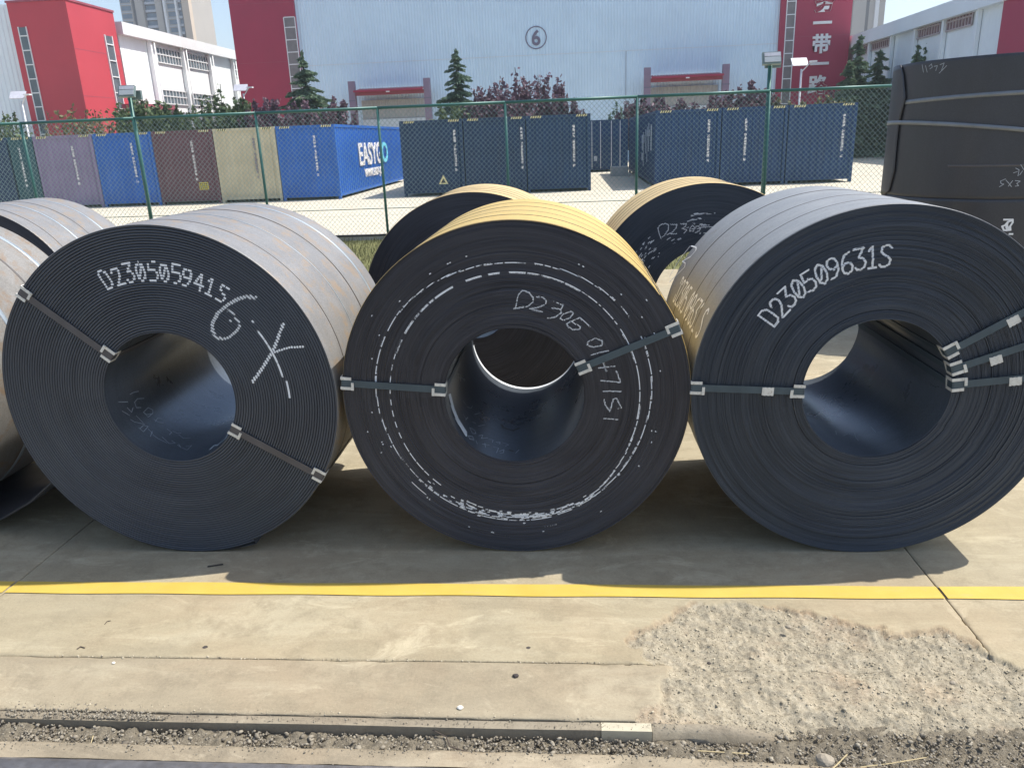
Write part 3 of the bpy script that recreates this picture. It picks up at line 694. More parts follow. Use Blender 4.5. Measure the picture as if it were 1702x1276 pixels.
cl.strap((38,487),(200,603), 'strap_br', None, (-1, -1)); cl.strap((535,792),(388,713), 'strap_br', None, (-1, 1))
for y, w_, mt in ((.19,.008,'band'),(.46,.006,'band_blue'),(.70,.010,'band'),(.96,.024,'band_blue')): cl.hoop(y, w_, mt)
z6 = lambda L: [(160+x/5.104, 540+y/5.104) for x, y in L]
cl.ribbon([z6(l) for l in ([(285,588),(320,570),(360,562)],[(190,652),(268,652)],[(405,622),(350,625),(325,655),(340,700),(380,700)],[(222,730),(285,768)],[(262,700),(300,740),(312,700)],[(290,800),(320,820),(410,842)],[(340,770),(400,830)],[(400,740),(440,700),(480,720),(480,750),(430,760),(400,740),(440,780),(480,750)],[(360,870),(400,905),(440,860),(400,850),(370,880)],[(440,880),(480,920)],[(475,900),(460,945)],[(490,800),(530,825),(570,830)],[(500,820),(520,790),(560,795)],[(480,930),(520,960),(600,1000)],[(560,950),(620,1005),(670,1000),(640,980)],[(600,880),(640,910),(620,930)],[(650,900),(690,920),(720,915)],[(700,930),(740,960),(800,955)],[(690,1015),(720,1040),(700,1010)],[(730,1040),(770,1060),(810,1020),(760,1030)])], 'chalk_stroke', .0016, 'chalk_dim')
cl.ribbon([z6([(965,1055),(1000,1020),(1030,1020)]), z6([(1025,1018),(1095,965),(1130,905)])], 'torn_label', .006, 'label')

# middle front coil: thin sheet, yellow outside
cm = Coil(-.2614, 3.2837, .7883, .3159, 1.09, 108, 'steel coil with yellow outside, white chalk rings and D2305 01471S on its face', 2, MT['skin_gold'], MT['steel_dark2'], 256, 35, .0022, .0021)
z8 = lambda L: [(850+x/5.105, 470+y/5.105) for x, y in L]
tx = [[(35,215),(60,100),(95,62),(150,80),(185,125),(185,160),(140,200),(20,218)],[(215,118),(265,120),(297,150),(290,180),(230,208),(155,220),(265,248)],[(362,155),(440,188),(420,225),(345,213)],[(420,225),(425,255),(370,290),(305,300)],[(510,240),(440,265),(415,300),(440,320),(500,295),(525,260),(510,240)],[(580,295),(625,332),(665,372)],[(580,295),(470,345),(480,370),(520,395),(580,395),(585,370),(500,325)],[(710,470),(650,500),(645,530),(700,545),(770,530),(770,490),(710,470)],[(675,612),(750,590),(825,575)],[(740,722),(880,705)],[(780,675),(808,755)],[(890,745),(925,840)],[(760,828),(925,843)],[(780,918),(930,920)],[(785,990),(800,1040),(835,1090),(865,985),(890,978),(935,1060),(905,1065)],[(785,1150),(905,1158)]]
for l in tx: cm.mark([(cm.px(z8(l)), .0023)], 'chalk_stroke', 'chalk', jit=.5, drop=.2)
def ring(cf, rf, a0, a1, hw, n=90):
    P = []
    for t in np.linspace(R_(a0), R_(a1), n): P.append((cf[0]+rf(t)*math.cos(t), cf[1]+rf(t)*math.sin(t)))
    return P
ro = lambda t: .614+.010*math.sin(3*t)+(.02 if math.cos(t) < -.3 else 0)*max(0, -math.cos(t)-.3)
rn = lambda t: .562+.048*math.exp(-((t+math.pi*.40)/.62)**2)
o1 = ring((0, 0), ro, -207, 150, .003, 330); i1 = ring((0, 0), rn, -115, 160, .003, 240)
dash = []
rr = random.Random(5)
for P, dens in ((o1, 1), (i1, 1)):
    i = 0
    while i < len(P)-6:
        n_ = rr.choice([2, 3, 3, 4, 5, 7]); dash.append((P[i:i+n_], rr.choice([.0014, .0020, .0026, .0032]))); i += n_-1+rr.choice([0, 0, 1, 1])
i2 = ring((0, 0), lambda t: .566, 158, 232, .002, 80); 
for a in range(0, 74, 6): dash.append((i2[a:a+rr.choice([4, 6])], .0016))
for _ in range(150):
    t = R_(rr.gauss(-92, 20)); r_ = rr.gauss(.602, .011); l = rr.uniform(.008, .03); dash.append(([(r_*math.cos(t), r_*math.sin(t)), (r_*math.cos(t+l), r_*math.sin(t+l))], rr.choice([.0018, .0028, .0036])))
for _ in range(34):
    t = R_(rr.uniform(0, 360)); r_ = rr.choice([rr.uniform(.63, .74), .66]); dash.append(([(r_*math.cos(t), r_*math.sin(t)), (r_*math.cos(t+.004), r_*math.sin(t+.004))], .0026))
for a0, l, r_ in ((-120, 12, .655), (-106, 9, .660), (-80, 6, .665), (-70, 4, .656), (-140, 8, .652)):
    dash.append((ring((0, 0), lambda t: r_, a0, a0+l, .001, 10), .0014))
cm.mark(dash, 'chalk_ring', 'white_paint', jit=.3)
cm.strap((572,636),(747,648), 'strap', None, (1, 1)); cm.strap((1127,545),(964,611), 'strap', None, (-1, 1))
for y in (.21, .40, .63, .86): cm.hoop(y, .006, 'band')
z4m = lambda L: [(740+x/4.4, 500+y/4.4) for x, y in L]
cm.ribbon([z4m(l) for l in ([(178,925),(215,945),(225,968),(200,970),(178,925)],[(245,985),(275,980),(265,1005),(310,1000)],[(320,1010),(350,1015),(345,1035)],[(370,1030),(400,1030),(400,1045),(370,1030)],[(420,1035),(465,1050),(440,1060)],[(168,985),(200,990),(210,1015),(180,1010),(168,985)],[(225,1020),(235,1045)],[(270,1045),(325,1055)],[(290,1040),(295,1070)],[(350,1065),(390,1075),(375,1110)],[(395,1100),(430,1085),(425,1110),(400,1112)],[(515,1112),(540,1088)],[(130,730),(150,755)],[(160,775),(190,785),(200,765)],[(130,825),(150,860)],[(165,850),(150,870)],[(200,885),(225,895)],[(215,830),(250,820)],[(240,915),(290,905)],[(280,850),(295,890)])], 'chalk_stroke', .0016, 'chalk_dim')
cm.ribbon([z4m([(38,705),(60,790)]), z4m([(55,780),(95,880)]), z4m([(90,870),(150,965)])], 'paper_label', .028, 'label')
cm.ribbon([z4m([(118,925),(145,960)])], 'label_print', .012, 'ink')
cm.ribbon([z4m([(420,925),(470,940),(500,950)]), z4m([(500,945),(540,930)]), z4m([(412,905),(420,918)]), z4m([(485,880),(490,888)]), z4m([(448,772),(452,775)]), z4m([(498,775),(504,778)]), z4m([(470,1090),(495,1098)])], 'grease_mark', .007, 'band')
# a pale strip along the lower rim at the far end of the bore
th = np.linspace(R_(-172), R_(-12), 60); V = np.stack([np.stack([np.cos(th)*.3145, np.full(60, y), np.sin(th)*.3145], 1) for y in (1.06, 1.092)], 1)
np_mesh('bore_end_lip', V.reshape(-1, 3), grid_faces(60, 2), MT['label'], cm.root, cm.loc, smooth=True)

# right front coil
cr = Coil(1.3203, 3.2837, .796, .3129, 1.12, 104, 'bluish steel coil marked D230509631S, grey outside, three straps fanning at the right', 3, MT['skin_blue'], MT['steel_dark3'], 256, -30, .0022, .0026)
cr.text([('D',1279.4,526.5,-54),('2',1295,510,-48),('3',1309.8,494,-42),('0',1327.1,480,-34),('5',1344.6,467.2,-31),('0',1365,455.7,-26),('9',1384.7,445.8,-20),('6',1407,437.9,-16),('3',1429.2,431,-12),('1',1450.3,427.7,-6),('S',1472,425.5,0)], .089, .0044, 'painted_character', jit=.15)
cr.strap((1150,643),(1346,649), 'strap', (1275,649), (1, 1))
cr.strap((1735,499),(1580,581), 'strap', (1682,532), (1, 0)); cr.strap((1742,560),(1594,609), 'strap', (1653,597), (-1, 0)); cr.strap((1745,622),(1595,638), 'strap', (1685,632), (1, 0))
for y in (.22, .47, .80): cr.hoop(y, .005, 'band')
zb = lambda L: [(1090+x/6.075, 290+y/6.075) for x, y in L]
cr.ribbon([zb([(358,722),(385,728),(408,738),(405,765),(350,830),(268,876),(298,895),(292,935),(140,1085)]), zb([(348,722),(260,830),(200,920),(140,1030)])], 'chalk_three', .004, 'white_paint', False)
# number painted along the barrel
th_c = math.atan2(1.085-.796, .578-1.3203)
lay = [('D', 0), ('2', 1), ('3', 2), ('0', 3), ('5', 4), ('0', 5.6), ('9', 6.6), ('6', 7.6), ('3', 8.6), ('1', 9.5), ('S', 11.2)]
for ch, i in lay:
    yb = 4.19-i*.069-3.2837; m = MB()
    for g_ in GL[ch]:
        P = []
        for u, v in g_:
            yy = yb-u*.05; th = th_c-(v/1.9-.5)*.17; rr_ = cr.Rout(np.array([th]))[0]+.002
            P.append(Vector((rr_*math.cos(th), yy, rr_*math.sin(th))))
        for a, b in zip(P[:-1], P[1:]):
            d = b-a; nn = Vector((a.x, 0, a.z)).normalized(); sdv = d.cross(nn).normalized()*.0065; e = d.normalized()*.003
            m.add([a-e-sdv, b+e-sdv, b+e+sdv, a-e+sdv], [(0, 1, 2, 3)])
    m.build('painted_character', MT['white_paint'], cr.root, cr.loc)

z5 = lambda L: [(1330+x/4.907, 520+y/4.907) for x, y in L]
cr.ribbon([z5(l) for l in ([(445,980),(450,1010),(475,1040)],[(575,925),(615,972)],[(290,960),(295,990)],[(350,1000),(385,985)],[(400,985),(440,1000)],[(475,990),(500,992)])], 'chalk_stroke', .0018, 'chalk_dim')
# neighbours behind and beside
cn = Coil(-3.70, 3.2837, .79, .312, 1.16, 40, 'rust-mottled steel coil in the front row, cut off by the left edge', 4, MT['skin_rust'], MT['steel_dark'], 128, -100, .004, .002)
for y, w_, mt in ((.22,.012,'band_blue'),(.48,.03,'band_blue'),(.80,.012,'band'),(1.0,.03,'band_blue')): cn.hoop(y, w_, mt)
cb0 = Coil(-4.28, 5.25, .79, .312, .92, 60, 'pale grey steel coil behind the left edge of the front row, with four bands', 5, MT['skin_grey'], MT['steel_dark2'], 128, -100, .002, .001)
for y, w_ in ((.12,.006),(.34,.018),(.52,.006),(.72,.018)): cb0.hoop(y, w_, 'band_blue' if w_ > .01 else 'band')
cb1 = Coil(-.655, 5.22, .785, .215, .88, 76, 'unmarked yellow-topped steel coil in the second row, behind the yellow front coil', 6, MT['skin_tan'], MT['steel_dark2'], 192, -120, .002, .0012)
for y in (.15, .3, .45, .6): cb1.hoop(y, .006, 'band_y' if 'band_y' in MT else 'band')
cb2 = Coil(.92, 5.3, .785, .355, .78, 76, 'yellow-topped steel coil chalked D2305 with dashed chalk rings, in the second row', 7, MT['skin_tan'], MT['steel_dark3'], 192, -120, .002, .0012)
for y in (.14, .27, .40, .55): cb2.hoop(y, .006, 'band')
zc = lambda L: [(1090+x/6.075, 290+y/6.075) for x, y in L]
for l in ([(55,650),(35,600),(22,540),(50,505),(100,495),(130,510),(125,560),(90,610),(60,630)],[(150,505),(215,505),(205,540),(150,600),(215,598)],[(250,500),(310,495),(300,525),(265,545),(315,560),(285,592)],[(370,515),(345,545),(345,575),(380,570),(395,535),(370,515)],[(470,500),(430,520),(450,550),(440,570),(420,575)]): cb2.mark([(cb2.px(zc(l)), .0026)], 'chalk_stroke', 'chalk', jit=.3, drop=.1)
dash = []
for _ in range(150):
    t = R_(rr.choice([rr.uniform(55, 175), rr.uniform(85, 100), rr.uniform(130, 160)])); r_ = rr.choice([.46, .50, .52, .55, .585])+rr.gauss(0, .006); l = rr.uniform(.01, .06)
    dash.append(([(r_*math.cos(t+l*q), r_*math.sin(t+l*q)) for q in (0, .5, 1)], rr.choice([.0014, .002, .003])))
cb2.mark(dash, 'chalk_ring', 'chalk', jit=.3)
# loose tail of the neighbour's outer wrap
q = [(-3.72, .002), (-3.45, .006), (-3.2, .03), (-3.0, .085), (-2.82, .18), (-2.68, .29), (-2.55, .42)]
m = MB(); n = len(q)
vs = []
for y in (3.45, 4.35):
    for i, (x, z) in enumerate(q): vs += [(x, y, z), (x-.006, y, z+.011)]
k = 2*n
for i in range(n-1):
    a = 2*i; m_f = [(a, a+2, a+3, a+1), (k+a, k+a+1, k+a+3, k+a+2), (a, k+a, k+a+2, a+2), (a+1, a+3, k+a+3, k+a+1)]
    m.f += m_f
m.v = [(x+3.70, y-3.2837, z) for x, y, z in vs]; m.f += [(2*n-2, k+2*n-2, k+2*n-1, 2*n-1)]
m.build('loose_sheet_end', MT['skin_stack'], cn.root, smooth=True)
tag(MB().box((-2.9, 4.0, 0), (-2.5, 4.1, .09)).build('timber_chock', MT['dirt']), 'dark timber chock on the ground between the left front coil and its neighbour', 'timber')
tag(MB().box((-1.02, 4.22, 0), (-.94, 4.32, .07)).build('timber_chock', MT['dirt']), 'small dark timber wedge on the ground between the left and middle front coils', 'timber')

# upright stacked coils at the right
def upright(z0, h, label, R=.93, cx=4.02, cy=7.92, seed=0):
    root = empty('steel_coil', (cx, cy, z0), label, 'steel coil', 'steel coils stacked upright')
    th = np.linspace(0, 2*np.pi, 181); zs = np.r_[0, .004, np.linspace(.03, h-.03, 10), h-.004, h]
    ins = np.zeros(len(zs)); ins[0] = ins[-1] = .004
    V = np.stack([np.stack([np.cos(th)*(R-i), np.sin(th)*(R-i), np.full(181, z)], 1) for z, i in zip(zs, ins)], 1)
    np_mesh('outer_wrap', V.reshape(-1, 3), grid_faces(181, len(zs)), MT['skin_stack'], root, smooth=True)
    rs = np.linspace(.31, R-.004, 60)
    V = np.stack([np.stack([np.cos(th)*r, np.sin(th)*r, np.full(181, h+(.0 if i % 2 else -.003))], 1) for i, r in enumerate(rs)], 1)
    np_mesh('end_face', V.reshape(-1, 3), grid_faces(181, len(rs)), MT['steel_dark2'], root)
    V = np.stack([np.stack([np.cos(th)*.31, np.sin(th)*.31, np.full(181, z)], 1) for z in (0, h)], 1)
    np_mesh('bore_lining', V.reshape(-1, 3), grid_faces(181, 2)[:, ::-1], MT['bore'], root, smooth=True)
    return root
lo = upright(0, 1.235, 'dark upright steel coil with a white painted mark, bottom of the stack')
hi = upright(1.238, 1.165, 'dark upright steel coil with two straps and a loose sheet end, top of the stack')
def cylband(root, R, zf, w, mat, name, a0=R_(150), a1=R_(400), th_=.003, n=120):
    th = np.linspace(a0, a1, n); z = zf(th)
    V = np.stack([np.stack([np.cos(th)*(R+dr), np.sin(th)*(R+dr), z+dz], 1) for dr, dz in ((0, 0), (th_, 0), (th_, w), (0, w))], 1)
    return np_mesh(name, V.reshape(-1, 3), grid_faces(n, 4), mat, root, smooth=False)
cylband(hi, .931, lambda t: .81-.03*np.sin(t), .036, MT['strap_lt'], 'strap', R_(186))
cylband(hi, .944, lambda t: .51-.13*np.cos(t), .036, MT['strap_lt'], 'strap')
cylband(hi, .9315, lambda t: .27+0*t, .018, MT['strap_br'], 'scuffed_line', R_(222), R_(258), .0012, 30)
# loose sheet end: a shell slightly off the coil with a curved free edge
n1, n2 = 30, 26; V = []
zz = np.linspace(-.012, 1.165, n2)
for i in range(n1):
    for z in zz:
        u = (z+.012)/1.177; edge = 159.6+float(np.interp(u, [0, .04, .2, .4, .55, .75, .93, 1], [15, 23, 26.6, 26, 26, 30, 25, 20]))
        a = R_(120+(edge-120)*i/(n1-1)); r_ = .9335+.006*max(0, (i/(n1-1)-.7)/.3)**1.5
        V.append((r_*math.cos(a), r_*math.sin(a), z))
sh = np_mesh('loose_sheet_end', V, grid_faces(n1, n2), MT['skin_stack2'] if 'skin_stack2' in MT else MT['skin_stack'], hi, smooth=True)
sm_ = sh.modifiers.new('thick', 'SOLIDIFY'); sm_.thickness = .006; sm_.offset = 1
def wall_scrawl(root, strokes, zoom, hw, mat, name, z0, R=.934, cx=4.02, cy=7.92):
    ox, oy, sc = zoom
    for l in strokes:
        P = []; m = MB()
        for x, y in l:
            d = ray(ox+x/sc, oy+y/sc); a = d[0]**2+d[1]**2; b = 2*((O[0]-cx)*d[0]+(O[1]-cy)*d[1]); c_ = (O[0]-cx)**2+(O[1]-cy)**2-R*R
            t = (-b-math.sqrt(max(0, b*b-4*a*c_)))/(2*a); p = O+t*d; P.append(Vector((p[0]-cx, p[1]-cy, p[2]-z0)))
        for a, b in zip(P[:-1], P[1:]):
            d = b-a; nn = Vector((a.x, a.y, 0)).normalized(); s_ = d.cross(nn)
            if s_.length < 1e-6: continue
            s_ = s_.normalized()*hw; e = d.normalized()*hw*.6; m.add([a-e-s_, b+e-s_, b+e+s_, a-e+s_], [(0, 1, 2, 3)])
        m.build(name, MT[mat], root)
zz7 = (1520, 180, 5.32)
wall_scrawl(lo, [[(790,985),(868,985),(868,1010),(845,1045),(848,1078)],[(868,990),(825,1005),(800,1035),(775,1045),(790,1078),(820,1080),(812,1050),(825,1010)],[(838,1080),(820,1040)],[(838,1112),(868,1112)]], zz7, .0075, 'white_paint', 'painted_mark', 0)
wall_scrawl(hi, [[(805,625),(760,645),(765,665),(790,672),(750,695)],[(808,635),(840,670),(858,695)],[(868,640),(830,690)],[(890,640),(935,645),(905,665),(920,685),(890,690)],[(875,572),(910,560)],[(895,530),(925,545),(915,600)],[(955,555),(930,590)],[(940,500),(968,545)]], zz7, .0022, 'chalk_dim', 'chalk_stroke', 1.238)
wall_scrawl(hi, [[(470,170),(478,215)],[(490,175),(500,215)],[(510,180),(525,165),(530,185),(515,195)],[(540,180),(560,175),(550,205)],[(575,170),(600,160),(585,200)],[(615,175),(570,220)]], (1400, 60, 3.543), .0022, 'chalk_dim', 'chalk_stroke', 1.238)

# ------------------------------------------------------------------ fence
FY = 16.1; FT = 2.56
fr = empty('chain_link_fence', (0, FY, 0), 'green chain link fence with a round top rail in front of the shipping containers', 'fence')
PX = [-19.0, -16.43, -13.87, -11.31, -8.86, -6.30, -3.79, -1.23, 1.35, 3.87, 6.42, 8.97, 11.5, 14.0]
for x in PX: MB().bar((x, 0, -.1), (x, 0, FT), .028 if abs(x-3.87) > .01 else .03, n=10).build('post', MT['fence'], fr, smooth=True)
for a, b in zip(PX[:-1], PX[1:]):
    MB().bar((a, 0, FT), (b, 0, FT), .03, n=10).build('top_rail', MT['fence'], fr, smooth=True)
    MB().bar((a, 0, .06), (b, 0, .06), .022, n=8).build('bottom_rail', MT['black_pipe'], fr, smooth=True)
    MB().bar((a, -.01, .60), (b, -.01, .60), .007, n=6).build('tension_wire', MT['fence'], fr)
    m = MB(); pitch = .098; k = 1.03; z0, z1 = .08, FT-.02; hgt = (z1-z0)/k
    for sgn in (1, -1):
        x = a-hgt
        while x < b+hgt:
            xa, xb = (x, x+hgt) if sgn > 0 else (x+hgt, x); za, zb_ = z0, z1
            (p0x, p0z), (p1x, p1z) = (xa, za), (xb, zb_)
            if p0x > p1x: p0x, p0z, p1x, p1z = p1x, p1z, p0x, p0z
            if p1x > a and p0x < b:
                sl = (p1z-p0z)/(p1x-p0x)
                if p0x < a: p0z += sl*(a-p0x); p0x = a
                if p1x > b: p1z += sl*(b-p1x); p1x = b
                if p1x-p0x > .01: m.bar((p0x, .004*sgn, p0z), (p1x, .004*sgn, p1z), .0023, n=4, cap=False)
            x += pitch
    m.build('wire_mesh', MT['wire'], fr)['kind'] = 'stuff'
tag(MB().box((-22, 16.16, -.1), (16, 16.33, .05)).build('kerb', MT['kerb']), 'low pale kerb along the foot of the green fence', 'kerb')
def flood(x, z, label, tilt):
    r = empty('floodlight_pole', (x, FY+.10, 0), label, 'floodlight', 'floodlights by the fence')
    MB().bar((0, 0, 0), (0, 0, z-.12), .04, n=12).build('pole', MT['fence'], r, smooth=True)
    hd = MB().box((-.17, -.07, -.13), (.17, .0, .10)); o = hd.build('lamp_housing', MT['lamp_grey'], r, (0, -.03, z)); o.rotation_euler = (R_(-20), 0, 0)
    g_ = MB().box((-.14, -.085, -.10), (.16, -.0705, -.0)); o2 = g_.build('lamp_glass', MT['lamp_glass'], o)
    o3 = MB().box((-.14, -.085, .012), (.16, -.0705, .08)).build('lamp_glass', MT['solar'], o)
    b2 = MB().box((-.08, .045, -.16), (.22, .11, .02)).build('lamp_housing', MT['lamp_grey'], r, (0, 0, z)); 
    MB().bar((0, 0, z-.14), (0, .06, z-.02), .018, n=6).build('bracket', MT['fence'], r)
flood(3.87, 3.14, 'double grey floodlight on a thick green pole behind the bluish coil', 0)
flood(-8.92, 3.08, 'grey floodlight box on a pole at the fence below the red tower', 0)

# ------------------------------------------------------------------ containers
def corr(width, h, pitch, depth, along='x'):
    """trapezoid corrugated sheet, outward normal -y (along x)"""
    pts = []; x = 0
    while x < width-1e-6:
        for fx, d in ((0, 0), (.28, 0), (.42, depth), (.86, depth)): 
            q = x+fx*pitch
            if q < width: pts.append((q, d))
        x += pitch
    pts.append((width, 0)); m = MB(); n = len(pts)
    m.add([(a, d, 0) for a, d in pts]+[(a, d, h) for a, d in pts], [(i, i+1, n+i+1, n+i) for i in range(n-1)])
    return m
HC = 2.585
def glyphs(h, mat, parent, loc, rot=0):
    """the column of marking characters down a container's end"""
    m = MB(); z = 0; rr = random.Random(int(abs(loc[0])*1000)+3); s_ = .080
    for i in range(12):
        if i == 4 or i == 11: z -= s_*.9
        for a in range(3):
            for b in range(4):
                if rr.random() < .74: m.box((a*.026, -.003, z-b*.022-.020), (a*.026+.026, 0, z-b*.022))
        z -= s_*1.32
    return tag(m.build('number_marking', mat, parent, loc), kind='stuff')
def container(x0, x1, y0, L, col, label, group, side=None, number=True, haz=True, numx=.62, name='shipping_container', pitch=.235, doors=False):
    w_ = x1-x0-.03; c = MT['c_'+col]; r = empty(name, (x0+.015, y0, 0), label, 'shipping container', group)
    z0 = .10
    for cx_ in (0, w_-.10):
        for cy_ in (0, L-.10): MB().box((cx_, cy_, 0), (cx_+.10, cy_+.10, HC)).build('corner_post', c, r)
    for z in (z0, HC-.10):
        MB().box((.10, .01, z), (w_-.10, .08, z+.10-.004)).build('end_rail', c, r)
        MB().box((.01, .10, z), (.07, L-.10, z+.096)).build('side_rail', c, r); MB().box((w_-.07, .10, z), (w_-.01, L-.10, z+.096)).build('side_rail', c, r)
    if not doors: corr(w_-.2, HC-.296, pitch, .036).build('end_wall', c, r, (.10, .022, z0+.096))
    sw = corr(L-.2, HC-.296, .28, .036)
    a = sw.build('side_wall', c, r, (w_-.022, .10, z0+.096)); a.rotation_euler.z = R_(90)
    me = a.data
    b = link('side_wall', me, None, r, (.022, L-.10, z0+.096)); b.rotation_euler.z = R_(-90)
    MB().box((.07, .08, HC-.05), (w_-.07, L-.08, HC-.02)).build('roof', c, r)
    MB().box((.07, .08, .16), (w_-.07, L-.08, .2)).build('floor', MT['haz_b'], r)
    MB().box((.1, L-.05, z0+.1), (w_-.1, L-.02, HC-.1)).build('end_wall', c, r)
    if haz:
        for hx in (.14, w_-.50):
            m = MB(); my = MB()
            for k in range(9):
                q = m if k % 2 else my; u = hx+k*.04
                q.add([(u, .006, HC-.085), (u+.04, .006, HC-.085), (u+.075, .006, HC-.012), (u+.035, .006, HC-.012)], [(0, 1, 2, 3)])
            o = m.build('hazard_stripe', MT['haz_b'], r); my.build('hazard_stripe', MT['haz_y'], r)
    if number: glyphs(1, MT['letter'] if col != 'cream' else MT['num'], r, (w_*numx, .018, HC-.36))
    if doors:
        for k, (a0, a1) in enumerate(((.10, w_/2-.004), (w_/2+.004, w_-.10))):
            d = MB().box((a0, .03, z0+.1), (a1, .06, HC-.104)).build('door', c, r)
            for u in (.25, .7): MB().bar((a0+(a1-a0)*u, .012, z0+.05), (a0+(a1-a0)*u, .012, HC-.06), .018, n=6).build('locking_bar', MT['lamp_white'], d)
        MB().box((.45, .024, .55), (.62, .029, .8)).build('door_placard', MT['graf'], r)
    return r
YC = 28.25
EX = [-22.9, -20.66, -19.54, -17.25, -15.02, -12.73, -10.42, -8.24]
GR = 'shipping containers standing in a row behind the fence'
specs = [('navy','dark navy container at the far left end of the row'),('teal','narrow glimpse of a dark teal container left of the mauve one'),('purple','mauve shipping container behind the fence at the left'),('blue','bright blue shipping container between the mauve and the brown one'),('brown','dark brown shipping container with a yellow label'),('cream','cream shipping container beside the blue lettered one')]
container(-22.9, -20.55, YC, 12.19, *specs[0], GR); container(-20.5, -19.56+.9-.9, YC+.0, 12.19, *specs[1], GR, numx=.35)
for i in (2, 3, 4, 5): container(EX[i], EX[i+1], YC, 12.19, specs[i][0], specs[i][1], GR)
ez = container(EX[6], EX[7], YC, 11.9, 'blue2', 'bright blue shipping container with EASYGO in white letters on its sunlit side', GR)
# label plate on the brown container
br = [o for o in bpy.data.objects if o.get('label') == specs[4][1]][0]
MB().box((1.5, .0, .50), (1.84, .012, .76)).build('yellow_label', MT['c_hazy'], br)
q = MB()
for i in range(3):
    for j in range(4): q.box((1.53+j*.075, -.004, .53+i*.075), (1.53+j*.075+.05, -.001, .53+i*.075+.045))
q.build('label_print', MT['haz_b'], br)['kind'] = 'stuff'
B2 = [-5.94, -3.68, -1.475, .79]
la = container(B2[0], B2[1], YC, 12.19, 'navy', 'navy shipping container with a small warning triangle, left of the middle group of three', GR, numx=.85)
container(B2[1]+.01, B2[2], YC, 12.19, 'navy', 'navy shipping container in the middle of the central group of three', GR, numx=.92)
container(B2[2]+.01, B2[3], YC, 12.19, 'navy2', 'navy shipping container at the right end of the central group, beside the gap', GR, numx=.72)
MB().add([(1.28, .0, .40), (1.62, .0, .40), (1.45, .0, .72)], [(0, 1, 2)]).build('warning_triangle', MT['haz_y'], la)
MB().add([(1.36, -.004, .44), (1.54, -.004, .44), (1.45, -.004, .60)], [(0, 1, 2)]).build('warning_print', MT['haz_b'], la)
B3 = [2.99, 5.235, 7.46, 9.74]
c3 = container(B3[0], B3[1], YC, 12.19, 'navy3', 'navy blue shipping container with grey lettering on its left side, in the right group', GR, numx=.8)
container(B3[1]+.01, B3[2], YC, 12.19, 'navy3', 'navy blue shipping container in the middle of the right group of three', GR, numx=.35)
container(B3[2]+.01, B3[3], YC, 12.19, 'navy3', 'navy blue shipping container at the far right end of the row', GR, numx=.8)
# grey lettering on the left side wall of the right group
m = MB(); rr = random.Random(3)
for (y0_, z0_, w2, h2) in ((1.2,1.25,.35,.9),(1.9,1.75,1.2,.22),(2.2,1.2,.16,1.0),(2.8,.8,.14,1.3),(3.4,1.1,.14,.9),(4.0,1.5,1.1,.3),(4.4,1.2,.6,.3),(4.6,.8,.5,.3),(4.3,.6,.16,1.3),(7.2,.8,.5,1.5)):
    m.box((-.012, y0_, z0_), (-.002, y0_+w2, z0_+h2))
m.build('side_lettering', MT['graf'], c3)['kind'] = 'stuff'
bk = container(.86, 3.10, 42.3, 6.06, 'navy3', 'navy shipping container set far back in the gap, seen from its door end', GR, number=False, haz=False, doors=True)
tag(MB().box((1.95, 37.2, 0), (2.75, 37.9, .42)).build('concrete_block', MT['blockc']), 'pale concrete block on the ground in the gap between container groups', 'concrete block')
# EASYGO lettering
def text_mesh(body, size, name, mat, parent, mw, ext=.01, sx=1.0, bold=0.0):
    cu = bpy.data.curves.new(name, 'FONT'); cu.body = body; cu.size = size; cu.extrude = ext; cu.align_x = 'LEFT'; cu.offset = bold
    ob = bpy.data.objects.new(name, cu); COL.objects.link(ob)
    bpy.context.view_layer.update(); dg = bpy.context.evaluated_depsgraph_get()
    me = bpy.data.meshes.new_from_object(ob.evaluated_get(dg)); bpy.data.objects.remove(ob)
    me.transform(Matrix.Diagonal((sx, 1, 1, 1))); me.materials.clear(); me.materials.append(mat)
    o = bpy.data.objects.new(name, me); COL.objects.link(o); o.parent = parent; o.matrix_local = mw
    return o
xw = (EX[7]-EX[6]-.03)-.010
side = lambda y, z: Matrix.Translation((xw, y, z)) @ Matrix(((0, 0, 1, 0), (1, 0, 0, 0), (0, 1, 0, 0), (0, 0, 0, 1)))
A = atX(597, 258, EX[7]-.02); Bq = atX(637, 258, EX[7]-.02)
ys, ye = A[1]-YC, Bq[1]-YC
t1 = text_mesh('EASYG', 1.18, 'lettering', MT['letter'], ez, side(ys-.05, 1.08), .012, 1., .03)
wd = max(v.co.x for v in t1.data.vertices)-min(v.co.x for v in t1.data.vertices); t1.data.transform(Matrix.Diagonal(((ye-ys-.35)/wd, 1, 1, 1)))
t3 = text_mesh('O', 1.18, 'lettering', MT['cyan'], ez, side(ye-.25, 1.08), .012, 1.25, .03)
t2 = text_mesh('WWW.EASY-JON', .42, 'lettering', MT['letter'], ez, side(ys+.7, .60), .012, 1., .015)
wd = max(v.co.x for v in t2.data.vertices)-min(v.co.x for v in t2.data.vertices); t2.data.transform(Matrix.Diagonal(((ye-ys-.8)/wd, 1, 1, 1)))

